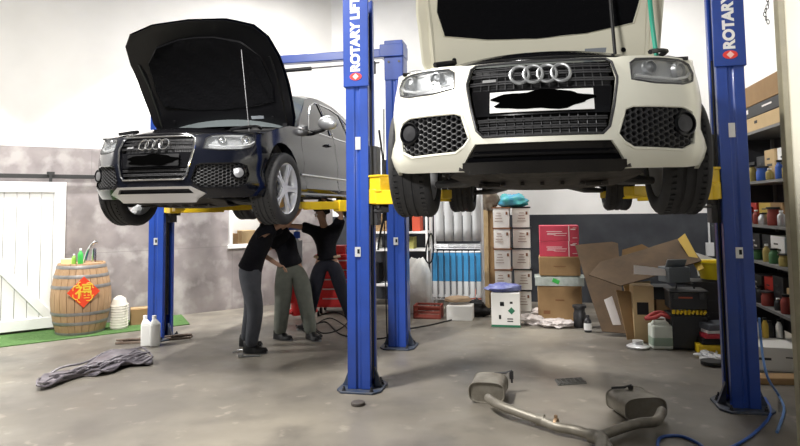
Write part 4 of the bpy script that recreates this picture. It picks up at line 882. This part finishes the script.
# boards leaning
for i, (a, c_, pt, m_, lb) in enumerate(((483, 491, 205, 'card3', 'left'), (490, 498, 208, 'card', 'right'))):
    cc, w_, h = fit(a, c_, pt, 304, 10.2); b = MB(); b.box((0, 0, h/2+.05), (w_-.02, .03, h+.1)); 
    for k in range(4): b.box((0, -.018, .3+k*.35), (w_*.5, .004, .03), (0, .2*k, 0))
    o = b.build('wooden_board', m_, bevel=.004); o.location = (cc.x, 10.3, 0.02); o.rotation_euler = (-.05, 0, BA); thing(o, f'{lb} one of two tall narrow boards between the blue tubes and white cartons', 'board')
blob('hanging_cloth', 'crumpled brown cloth bundled on top of the tall boards', D(489, 207, 10.25)-V((0, 0, .06)), (.26, .18, .42), mat('brown_cloth', (.16, .12, .09), .9, n=.8, ns=9, col2=(.3, .26, .2)), 'cloth', 8, .5)
# rack: tube display and hanging grey panels
Yr = 9.9
rk = empty('display_rack', V((D(458, 300, Yr).x, Yr, 0)), BA, 'tall metal wire rack holding blue tubes and grey panels', 'rack'); X0 = D(458, 300, Yr).x
sc_ = Yr/FPX
for px in (433, 482):
    for dy in (0, .35):
        b = MB(); x = (px-458)*sc_; b.rod((x, dy, 0), (x, dy, 2.05), .016, 8); b.build('post', 'alloy', rk)
for z in (.22, 1.02, 1.06, 1.95):
    b = MB()
    for dy in (0, .35): b.rod((-.42, dy, z), (.40, dy, z), .010, 8)
    for k in range(8): b.rod((-.40+.11*k, 0, z), (-.40+.11*k, .35, z), .005, 6)
    b.build('wire_shelf', 'alloy', rk)
tb = mat('tube_blue', (.06, .33, .66), .35, n=.4, ns=10, col2=(.03, .20, .50)); tw = mat('tube_white', (.75, .78, .80), .4)
first = None
for k in range(8):
    x = -.355+.098*k
    if first is None:
        t = empty('blade_pack', rk.location, BA, '', 'package', 'blue and white tubes on the wire rack')
        b = MB(); b.box((0, 0, .48), (.086, .05, .44)); b.box((0, -.026, .42), (.03, .003, .2)); b.build('blue_sleeve', tb, t, bevel=.012)
        b = MB(); b.box((0, 0, .13), (.086, .05, .26)); b.build('white_end', tw, t, bevel=.012); b = MB(); b.box((0, 0, .715), (.086, .05, .03)); b.build('top_cap', tw, t, bevel=.01)
        b = MB(); b.box((-.032, -.027, .36), (.01, .003, .6)); b.build('dark_stripe', 'steel', t); first = t
    else: t = copy_tree(first)
    t.location = rk.location+Matrix.Rotation(BA, 3, 'Z') @ V((x, -.05, .255))
    nm = ['leftmost', 'second from the left', 'third from the left', 'fourth from the left', 'fourth from the right', 'third from the right', 'second from the right', 'rightmost'][k]
    thing(t, f'blue and white upright pack on the wire rack, {nm} of eight', 'package', 'blue and white tubes on the wire rack')
gp_ = mat('grey_panel', (.50, .51, .52), .4, n=.4, ns=4, col2=(.35, .36, .37))
for k in range(5):
    b = MB(); b.grid(lambda u, v: ((u-.5)*.135, -.03*sin(pi*u)-.01*v, v*.80), 8, 4); b.box((0, .01, .78), (.02, .01, .06)); o = b.build('metal_strip', gp_, None, 50, solid=.006)
    o.location = rk.location+Matrix.Rotation(BA, 3, 'Z') @ V((-.26+.145*k, -.06, 1.14)); o.rotation_euler = (0, 0, BA+.1*(k % 2)); thing(o, f'long curved grey strip hanging in the rack, {["leftmost", "second from the left", "middle", "second from the right", "rightmost"][k]} of five', 'panel', 'grey strips hanging in the rack')
b = MB(); b.tube(smooth_pts([(0, 0, .0), (.01, -.02, .2), (.06, -.02, .38), (.1, 0, .40), (.12, 0, .2), (.1, .0, .02), (.05, 0, -.05), (0, 0, 0)]), .012, 8); o = b.build('black_hook_hose', 'black'); o.location = rk.location+V((-.50, -.10, .85)); thing(o, 'black loop of hose hanging at the left of the wire rack', 'hose')
fbox('low_white_carton', 'low open white carton on the floor under the wire rack', 446, 473, 306, 323, 9.3, .3, z0=0, m=mw, tape=None)
blob('brown_sack', 'flat tan sack lying on the low white carton under the rack', V((D(459, 306, 9.3).x, 9.5, .245)), (.42, .28, .10), mat('tan_sack', (.35, .25, .16), .9), 'sack', 2, .2)
blob('black_bag', 'black bag on the floor beside the low white carton', G(478, 316), (.34, .3, .26), 'black', 'bag', 12, .5)
blob('orange_cloth', 'orange red cloth heaped behind the black bag', G(482, 309)+V((0, .1, 0)), (.30, .2, .38), mat('orange_cloth', (.55, .10, .05), .9), 'cloth', 15, .4)
cr = mat('red_crate', (.22, .035, .02), .6)
b = MB()
for s_ in (-1, 1): b.box((s_*.2, 0, .1), (.02, .3, .2)); b.box((0, s_*.15, .1), (.4, .02, .04)); b.box((0, s_*.15, .18), (.4, .02, .03))
b.box((0, 0, .01), (.4, .3, .02)); o = b.build('plastic_crate', cr, bevel=.004); o.location = (D(432, 300, 9.5).x-.05, 9.62, 0); o.rotation_euler = (0, 0, BA); thing(o, 'red orange crate on the floor under the left of the wire rack', 'crate')
# white sack
o = blob('white_sack', 'tall white woven sack standing left of the blue tubes', G(419, 312), (.44, .36, .92), mat('woven_white', (.74, .74, .72), .7, n=.3, ns=12, bump=.8, col2=(.55, .56, .55)), 'sack', 21, .28)
# shelf unit at the back
sh = empty('metal_shelf', V((D(392, 290, 10.9).x, 10.75, 0)), BA, 'white metal shelf unit behind the far lift post', 'shelf')
for x in (-.62, .62):
    for y in (0, .4): b = MB(); b.box((x, y, 1.0), (.035, .035, 2.0)); b.build('upright', 'white', sh)
for z in (.35, .95, 1.25, 1.9): b = MB(); b.box((0, .2, z), (1.26, .42, .035)); b.build('shelf_board', 'white', sh)
def onshelf(x, z, d, m_, nm, lb, cat='box', **k):
    p = sh.location+Matrix.Rotation(BA, 3, 'Z') @ V((x, .2, z+.0185)); return carton(nm, lb, p, d, BA, m=m_, cat=cat, tape=None, **k)
onshelf(-.45, 1.25, (.16, .3, .4), mat('dim_grey', (.12, .12, .13), .6), 'storage_box', 'dark grey box at the left of the upper shelf at the back')
onshelf(.18, 1.25, (.30, .3, .52), 'black', 'storage_box', 'tall black case on the upper shelf left of the red box', marks=('steel', [(0, .5, .6, .03)]))
onshelf(.43, 1.25, (.14, .3, .56), mat('brick_red', (.50, .07, .03), .6), 'storage_box', 'narrow red box on the upper shelf beside the black case')
onshelf(-.2, 1.25, (.22, .3, .3), 'card', 'storage_box', 'small brown box on the upper shelf behind the far lift post')
onshelf(.2, .95, (.36, .3, .2), mat('olive_print', (.42, .40, .12), .6), 'storage_box', 'yellow olive box on the middle shelf at the back')
onshelf(-.4, .95, (.3, .3, .18), 'white', 'storage_box', 'white box on the middle shelf at the back left')
onshelf(.45, .35, (.3, .3, .3), 'steel', 'storage_box', 'dark box on the lowest back shelf')
onshelf(-.42, .35, (.36, .3, .34), 'black', 'storage_box', 'black box on the lowest back shelf between the lift posts')
b = MB(); b.lathe([(.10, -.04), (.12, 0), (.10, .04), (.05, .05), (.05, -.05), (.1, -.04)], 20); o = b.build('steel_disc', 'silver'); o.location = sh.location+Matrix.Rotation(BA, 3, 'Z') @ V((.25, -.0, .95+.31)); 
o.rotation_euler = (pi/2, 0, 0); o.location.z = .35+.14; thing(o, 'round steel disc standing on the low back shelf', 'car part')
# red tool trolley
tr = empty('tool_trolley', V((D(338, 300, 9.9).x, 10.0, 0)), BA+.1, 'red tool trolley with drawers behind the person in belt', 'tool chest')
b = MB(); b.box((0, .2, .50), (.72, .45, .78)); b.box((0, .2, .92), (.76, .48, .05)); b.build('body', 'red', tr, bevel=.012)
for k in range(5):
    b = MB(); b.box((0, -.03, .20+.15*k), (.66, .015, .13)); d_ = b.build('drawer', 'red', tr, bevel=.006); b = MB(); b.box((0, -.045, .25+.15*k), (.5, .018, .018)); b.build('handle', 'silver', d_)
for x in (-.3, .3):
    for y in (.05, .35): b = MB(); b.lathe([(.05, -.015), (.05, .015)], 16, T((x, y, .05)) @ RY); b.build('castor', 'black', tr)
tt = tr.location
for i, (dx, dz, d, m_, nm, lb) in enumerate(((-.22, 0, (.16, .16, .24), mat('blue_case', (.03, .12, .55), .5), 'case', 'small blue case on top of the red tool trolley'), (.02, 0, (.2, .2, .13), 'red', 'case', 'small red case on the red tool trolley'), (.24, 0, (.16, .2, .20), 'steel', 'case', 'dark case at the right of the red tool trolley top'))):
    carton(nm, lb, tt+V((dx, .2, .947)), d, BA, m=m_, cat='case', tape=None)
# transmission jack behind the people
jk = empty('transmission_jack', G(297, 319), .2, 'red workshop jack with silver column on castors behind the people', 'jack')
b = MB()
for a in (.5, 2.2, 3.7, 5.4): b.rod((0, 0, .12), (.36*cos(a), .30*sin(a), .09), .028, 8)
b.lathe([(.09, .06), (.09, .35), (.06, .42), (.055, .62)], 18); b.box((.0, 0, .40), (.20, .16, .3)); b.build('base', 'red', jk, bevel=.006)
b = MB(); b.rod((0, 0, .5), (0, 0, 1.35), .032, 14); b.box((.05, -.04, .95), (.06, .06, .5)); b.build('column', 'alloy', jk)
b = MB(); b.box((0, 0, 1.38), (.26, .2, .04)); b.box((0, 0, 1.28), (.10, .1, .1)); b.build('saddle', mat('jack_blue', (.03, .10, .5), .4), jk, bevel=.005)
for a in (.5, 2.2, 3.7, 5.4): b = MB(); b.lathe([(.045, -.015), (.045, .015)], 16, T((.38*cos(a), .32*sin(a), .046)) @ RY); b.build('castor', 'black', jk)
b = MB(); b.tube([(-.05, -.05, .35), (-.2, -.10, .55), (-.32, -.12, .60)], .012, 8); b.build('pump_handle', 'red', jk)
# things in the pass-through window
for x, d, m_, lb in ((3.50, (.3, .25, .22), 'card', 'brown carton standing in the wall opening, the left one'), (3.85, (.26, .25, .27), 'card3', 'tan carton standing in the wall opening, right of the other'), (4.1, (.14, .2, .20), mat('amber_print', (.7, .42, .05), .5), 'small amber box in the wall opening beside the cartons')):
    carton('carton', lb, lwl(x, -.75, 1.026), d, LA, m=m_, tape=None)
# ------------------------------------------------------------------ torn cardboard pile
fbox('storage_carton', 'tall brown carton with black patch in the middle of the cardboard pile', 634, 656, 286, 337, 7.7, .3, z0=0, m='card3', tape=None, marks=('black', [(-.05, .60, .55, .22)]))
def sheet(label, pix, m_, th=.012, name='cardboard_sheet'):
    P = [D(px, py, Y) for px, py, Y in pix]; c = sum(P, V((0, 0, 0)))/len(P); Q = [p-c for p in P]
    nrm = V((0, 0, 0))
    for i in range(len(Q)): nrm += Q[i].cross(Q[(i+1) % len(Q)])
    nrm.normalize(); ax = (Q[1]-Q[0]).normalized(); ax = (ax-nrm*ax.dot(nrm)).normalized(); ay = nrm.cross(ax)
    P2 = [(q.dot(ax), q.dot(ay)) for q in Q]
    if abs(sum(P2[i][0]*P2[(i+1) % len(P2)][1]-P2[(i+1) % len(P2)][0]*P2[i][1] for i in range(len(P2)))) < 1e-4: return
    b = MB(); region(b, P2, [], .09, lambda x, y, o: ax*x+ay*y+nrm*(.012*noise.noise(V((x*3, y*3, len(label))))+o), th)
    o = b.build(name, m_, None, 50); zmin = min((v.z for v in (vv.co for vv in o.data.vertices))); c.z = max(c.z, -zmin+.003); o.location = c; return thing(o, label, 'cardboard')
sheet('tall torn brown cardboard sheet leaning just right of the red boxes', [(575, 244, 9.0), (612, 242, 8.9), (618, 246, 8.9), (622, 290, 8.4), (628, 333, 8.0), (602, 330, 8.1), (588, 290, 8.6)], 'card2')
sheet('big slanting cardboard flap with yellow edge on top of the pile', [(590, 282, 8.0), (600, 262, 8.1), (640, 250, 8.1), (684, 235, 8.1), (702, 268, 7.7), (650, 272, 7.6), (620, 283, 7.6)], 'card2')
s_ = sheet('yellow taped edge strip of cardboard at the top right of the pile', [(678, 240, 8.0), (685, 234, 8.0), (704, 269, 7.6), (698, 271, 7.6)], mat('yellow_tape', (.55, .36, .03), .5))
sheet('pointed cardboard scrap poking up behind the slanting flap', [(622, 250, 8.9), (642, 244, 8.9), (652, 250, 8.9), (640, 275, 8.8), (620, 275, 8.8)], 'card')
sheet('upright brown cardboard panel behind the jerrycan on the left', [(616, 290, 7.9), (632, 292, 7.9), (642, 338, 7.75), (627, 340, 7.75)], 'card')
sheet('narrow pale cardboard panel standing in the middle of the pile', [(622, 283, 8.05), (650, 281, 8.05), (656, 330, 7.9), (636, 336, 7.85)], 'card3')
sheet('white torn paper scrap leaning against the tall brown sheet', [(604, 300, 8.0), (612, 296, 8.0), (621, 325, 7.85), (613, 325, 7.85)], wp)
sheet('long pale board lying under the slanting cardboard flap', [(634, 265, 7.42), (664, 269, 7.42), (668, 276, 7.42), (634, 274, 7.42)], wp)
fbox('storage_carton', 'brown carton with tape behind the white jerrycan', 657, 676, 300, 336, 7.75, .35, z0=0, m='card')
fbox('dark_case', 'flat black case lying on the brown carton behind the jerrycan', 643, 674, 287, 300, 7.8, .34, m=mat('case_dark', (.03, .035, .04), .6), cat='case', tape=None)
for nm, lb, px, py, r_, h_, m_, cp in (('metal_tin', 'dark metal tin on the floor beside the brown carton stack', 580, 327, .085, .30, 'steel', 'steel'), ('small_bottle', 'dark bottle with white label standing before the tall cardboard sheet', 588, 332, .05, .22, mat('dark_bottle', (.03, .03, .035), .3), 'steel')):
    p = G(px, py); o = bottle(nm, lb, p, r_, h_, m_, cap=cp, neck=.9 if 'tin' in nm else .4)
    if 'bottle' in nm: b = MB(); b.lathe([(.0505, .03), (.0505, .12)], 20, cap=False); b.build('label_band', 'white', o)
pf = mat('clear_bag_film', (.50, .44, .42), .3, n=.9, ns=12, col2=(.75, .70, .68))
for i, (px, py, d, lb) in enumerate(((533, 324, (.34, .28, .15), 'crumpled clear plastic bag of parts, left of the pair'), (556, 327, (.46, .30, .12), 'crumpled clear plastic bag of parts, right of the pair'), (541, 318, (.3, .2, .16), 'crumpled pale plastic bag behind the other two'))):
    blob('plastic_bag', lb+', before the brown cartons', G(px, py), d, pf, 'bag', 30+i, .5, nu=36, nv=20)
# jerrycan
jc = empty('jerrycan', G(661, 348), -.1, 'translucent white jerrycan half full of greenish liquid', 'jerrycan')
b = MB(); b.box((0, 0, .14), (.235, .20, .28)); b.box((0, 0, .295), (.19, .16, .05), taper=.8); b.build('body', mat('jerrycan_plastic', (.60, .64, .58), .4), jc, bevel=.03, seg=3)
b = MB(); b.box((0, 0, .09), (.239, .204, .14)); b.build('liquid_level', mat('green_liquid', (.26, .34, .27), .35), jc, bevel=.03, seg=3)
b = MB(); b.tube([(-.06, 0, .31), (-.05, 0, .35), (.05, 0, .35), (.06, 0, .31)], .012, 8); b.build('handle', 'white', jc)
b = MB(); b.tube(smooth_pts([(-.17, 0, .34), (-.08, -.05, .36), (0, -.04, .39), (.08, -.06, .37), (.12, 0, .35), (.05, .04, .40), (-.05, .03, .40), (-.17, 0, .34)]), .022, 8); o = b.build('red_strap', mat('dull_red', (.38, .04, .04), .6)); o.location = jc.location; thing(o, 'tangled dark red strap lying over the top of the jerrycan', 'strap')
b = MB(); b.lathe([(.05, 0), (.12, .005), (.13, .025), (.10, .04), (.05, .05)], 28); b.lathe([(.06, .045), (.06, .09)], 20); o = b.build('brake_part', 'alloy'); o.location = G(638, 348); thing(o, 'silver round metal disc on the floor left of the jerrycan', 'car part')
# black tool boxes
tp = mat('toolbox_black', (.014, .015, .018), .5)
p = G(695, 351); p.y += .18
tbx = empty('rolling_tool_box', p, BA, 'tall black plastic tool box with yellow tools in its open tray', 'tool box')
b = MB(); b.box((0, 0, .20), (.40, .32, .38)); b.box((0, 0, .395), (.43, .34, .03)); b.build('lower_bin', tp, tbx, bevel=.015)
b = MB(); b.box((0, 0, .56), (.41, .32, .20)); b.box((0, 0, .67), (.43, .34, .03)); b.build('upper_box', tp, tbx, bevel=.015)
b = MB()
for k in range(9): b.box((-.17+.042*k, -.15, .435), (.024, .05, .045), (.1*k % .5, .3*(k % 3), 0))
b.build('yellow_tools', 'yellow', tbx)
for x in (-.14, .14): b = MB(); b.box((x, -.172, .62), (.05, .012, .07)); b.build('latch', 'steel', tbx)
b = MB(); b.box((-.05, -.163, .60), (.18, .003, .018)); b.build('red_lettering_strip', mat('rust_print', (.35, .06, .02), .5), tbx)
b = MB(); b.tube([(-.10, 0, .68), (-.09, 0, .74), (.09, 0, .74), (.10, 0, .68)], .012, 8); b.build('handle', tp, tbx)
b = MB(); b.box((0, 0, .09), (.28, .22, .18), (0, 0, .2)); b.box((0, -.05, .20), (.26, .02, .16), (.5, 0, .2)); o = b.build('grey_case', mat('grey_case', (.13, .15, .17), .4), bevel=.01); o.location = p+V((-.10, .06, .76)); thing(o, 'grey open case sitting on the tall black tool box', 'case')
# yellow tub etc. between tool box and right post
yt = empty('stack_table', V((0, 0, 0)))
bpy.data.objects.remove(yt)
p = V((D(714, 300, 7.6).x, 7.75, 0))
carton('dark_crate', 'dark crate under the yellow tub beside the black tool box', p, (.44, .4, .74), BA, m=mat('crate_dark', (.03, .03, .035), .6), tape=None, cat='crate', marks=('steel', [(0, .5, .8, .02), (0, .7, .8, .02), (0, .3, .8, .02)]))
b = MB(); b.lathe([(.17, 0), (.21, .19), (.235, .20), (.235, .215), (.20, .205), (.16, .01), (0, .01)], 28, cap=False); o = b.build('yellow_tub', mat('yellow_tub', (.85, .68, .02), .35)); o.location = p+V((.10, -.02, .76)); thing(o, 'bright yellow plastic tub on the crate by the right lift post', 'tub')
sheet('white foam sheet leaning behind the yellow tub', [(693, 252, 8.3), (718, 260, 8.2), (722, 280, 8.1), (698, 276, 8.2)], 'white')
zz = 0; pq = V((D(716, 345, 7.15).x, 7.2, 0))
for i, (m_, d, lb) in enumerate((('yellow', (.40, .3, .10), 'yellow flat case at the bottom of the small pile by the right post'), ('black', (.36, .28, .06), 'black flat case on the yellow case by the right post'), (mat('crimson', (.5, .03, .05), .5), (.32, .26, .05), 'red flat box in the small pile by the right post'), ('white', (.30, .22, .035), 'white flat box in the small pile by the right post'), (mat('slate', (.08, .09, .11), .5), (.34, .26, .07), 'dark flat case on top of the small pile by the right post'))):
    carton('flat_case', lb, pq+V((.01*i, 0, zz)), d, BA+.08*i, m=m_, tape=None, cat='case'); zz += d[2]+.004
for i, (px, py) in enumerate(((702, 358), (709, 355), (716, 360), (708, 362))):
    b = MB(); b.tube([V(((.05+.02*(k % 3))*cos(k*1.3)+.015*k*.2, (.05+.015*(k % 2))*sin(k*1.3), .02+.008*(k % 4))) for k in range(14)], .012, 6); o = b.build('metal_scrap', 'alloy'); o.location = G(px, py); thing(o, f'tangle of silver wire scrap before the tool box, {["leftmost", "rearmost", "rightmost", "front"][i]} of four', 'scrap', 'silver scrap on the floor')
b = MB(); b.lathe([(.07, 0), (.11, .01), (.11, .045), (.07, .055)], 24); o = b.build('black_ring', 'rubber'); o.location = G(712, 365); thing(o, 'black rubber ring on the floor before the silver scrap', 'ring')
# conduit and switch on the back wall
b = MB(); q = D(713, 200, 10.2); t_ = (q.x-B0.x)/cos(BA); 
o1 = MB(); o1.rod((0, 0, 1.0), (0, 0, 2.3), .016, 8); o1.box((0, 0, .92), (.12, .06, .22)); o = o1.build('wall_conduit', 'alloy', bevel=.003); o.location = bwl(t_, .04); o.rotation_euler = (0, 0, BA); thing(o, 'thin metal conduit with switch box on the back wall by the right post', 'conduit')
# ------------------------------------------------------------------ right-hand shelving
RD = V((sin(BA), -cos(BA), 0)); RA = math.atan2(RD.y, RD.x)       # along the right wall, towards the viewer
s0 = RC+RD*2.2; 
q = D(760, 300, 7.5)
shr = empty('storage_rack', V((D(739, 300, 7.95).x, 7.95, 0)), RA, 'grey metal storage rack full of boxes behind the right lift post', 'rack')
RM = lambda x, y, z=0: shr.location+Matrix.Rotation(RA, 3, 'Z') @ V((x, y, z))
for x in (0, 2.1):
    for y in (.02, .48): b = MB(); b.box((x, y, 1.35), (.035, .035, 2.7)); b.build('upright', mat('rack_grey', (.16, .16, .16), .5), shr)
for z in (.50, 1.0, 1.42, 1.92, 2.5): b = MB(); b.box((1.05, .25, z), (2.14, .5, .03)); b.build('shelf_board', MT['rack_grey'], shr)
b = MB(); b.box((1.05, .50, 1.3), (2.1, .01, 2.4)); b.box((-.03, .25, 1.25), (.01, .5, 2.5)); b.build('shade_panel', mat('rack_shade', (.03, .03, .035), .6), shr)  # added dark panels, standing in for the shade inside the rack
def onr(x, y, z, d, m_, nm, lb, cat='box', **k): return carton(nm, lb, RM(x, y, z+.016), d, RA, m=m_, cat=cat, **k)
onr(.9, .22, 2.5, (1.5, .42, .16), 'card3', 'kraft_carton', 'long kraft carton with a hand hole on the top rack shelf', tape=None, marks=('black', [(0, .6, .06, .2)]))
onr(.9, .22, 2.665, (1.45, .42, .13), tp, 'black_carton', 'long black box between two kraft cartons on the rack', tape=None, marks=(wp, [(-.2, .6, .08, .4), (.25, .6, .2, .15)]))
onr(.95, .22, 2.80, (1.5, .42, .24), 'card', 'kraft_carton', 'topmost long kraft carton on the storage rack', tape=None)
cols = [tp, 'card', 'white', mat('ruby', (.5, .03, .02), .5), 'steel', mat('ochre', (.6, .42, .06), .5), 'card3', mat('teal_box', (.05, .2, .25), .5)]
wrd = {0: 'black', 1: 'brown', 2: 'white', 3: 'red', 4: 'dark grey', 5: 'yellow', 6: 'tan', 7: 'teal'}
sn = {.5: 'lowest', 1.0: 'second', 1.42: 'third', 1.92: 'fourth'}; pn = ['far end', 'left of centre', 'centre', 'right of centre', 'near end']
import itertools
seq = {1.92: [0, 0, 6, 2, 4], 1.42: [3, 5, 1, 2, 3], 1.0: [4, 0, 2, 7, 0], .5: [4, 3, 0, 6, 0]}
for z, sq in seq.items():
    x = .12
    for i, k in enumerate(sq):
        w_ = .30+.05*((i*3+k) % 3); h_ = .25+.05*((k+i) % 3); onr(x+w_/2, .29+.02*(i % 2), z, (w_, .34, h_), cols[k], 'stored_box', f'{wrd[k]} box on the {sn[z]} rack shelf up, {pn[i]}', tape=None, marks=('steel' if k != 4 else wp, [(0, .5, .5, .08), (-.1, .7, .3, .06)])); x += w_+.03
bc = [('red', mat('faded_red', (.26, .04, .03), .6)), ('white', M['white']), ('yellow', mat('faded_yellow', (.38, .30, .09), .6)), ('black', tp), ('silver', M['silver']), ('green', mat('dark_green', (.05, .16, .06), .6)), ('blue', mat('blue_case', (.03, .12, .55), .5))]
for zi, z in enumerate((.5, 1.0, 1.42, 1.92)):
    for i in range(6):
        cn, cm = bc[(i*3+zi*2+i//2) % 7]; ps = ['far end', 'second from the far end', 'third from the far end', 'third from the near end', 'second from the near end', 'near end'][i]
        bottle(['bottle', 'spray_can', 'paint_tin'][(i+zi) % 3], f'{cn} container in front on the {sn[z]} rack shelf up, {ps}', RM(.25+.27*i+.05*((i+zi) % 2), .07, z+.016), .04+.012*((i+zi) % 3), .13+.035*((i*2+zi) % 3), cm, 'container', ['white', 'black', 'steel'][(i+zi) % 3], 'containers on the storage rack', [.4, .6, .9][(i+zi) % 3])
b = MB(); b.lathe([(.07, 0), (.08, .03), (.08, .28), (.04, .34), (.03, .38)], 20); o = b.build('gas_canister', 'red'); o.location = G(748, 356); o.location = RM(.35, -.12, 0); thing(o, 'red canister on the floor at the foot of the rack', 'canister')
blob('purple_bag', 'shiny purple and white plastic bag before the storage rack', RM(.85, -.14, 0), (.30, .26, .30), mat('purple_film', (.16, .09, .30), .3, n=.9, ns=9, col2=(.6, .58, .6)), 'bag', 41, .4)
for i in range(5): bottle('spray_can', f'small can standing on the white carton at the foot of the rack, {pn[i]}', V((D(752+7*i, 345, 6.75).x, 6.75+.04*(i % 2), .245)), .032, .17+.02*(i % 3), cols[[3, 2, 5, 0, 2][i]], 'can', 'black', 'cans on the white carton', .5)
pw = G(782, 371)
carton('long_white_carton', 'long white carton on the floor right of the right lift post', V((pw.x+.02, pw.y+.22, 0)), (.85, .5, .235), BA-.12, m=mw, tape=None, marks=('steel', [(-.2, .5, .3, .1), (.2, .6, .2, .05)]))
o = MB(); o.box((0, 0, .03), (.5, .2, .06), (0, 0, .1)); o = o.build('wooden_plank', 'card', bevel=.006); o.location = G(772, 382); o.rotation_euler = (0, 0, BA); thing(o, 'short brown plank on the floor before the long white carton', 'plank')
# green hose from the white bonnet, small chain above the rack
wm = white_car.matrix_world
def loc_w(p): return Matrix.Translation(white_car.location) @ Matrix.Rotation(YAW, 4, 'Z') @ V(p)
P = [loc_w(p) for p in ((.68, .58, .83), (.66, .58, 1.05), (.63, .50, 1.35), (.60, .40, 1.7), (.57, .35, 2.2), (.53, .35, 2.9))]
b = MB(); b.tube(smooth_pts(P, 8), .013, 10); o = b.build('green_air_hose', mat('hose_green', (.02, .30, .20), .4), None, 60); thing(o, 'green air hose dropping from above into the white car engine bay', 'hose')
b = MB()
for k in range(14): q = D(766+2*sin(k), 0, 5.6)+V((0, 0, .25-.035*k)); b.tube([q+V((.012*cos(a)*(k % 2), .012*cos(a)*((k+1) % 2), .022*sin(a))) for a in [2*pi*i/10 for i in range(10)]], .004, 5, True)
o = b.build('chain', 'black'); thing(o, 'short black chain hanging high above the storage rack', 'chain')
# cables on the near lift post
b = MB(); b.tube(smooth_pts([D(379, 130, 5.85), D(383, 160, 5.85), D(386, 190, 5.8), D(384, 215, 5.85), D(380, 235, 5.9), D(378, 250, 5.9)]), .010, 8); b.box(tuple(D(385, 206, 5.85)), (.07, .07, .12)); o = b.build('lock_cable', 'black', None, 60); thing(o, 'black cable and lock box hanging at the near left lift post', 'cable')
bpy.context.view_layer.update()
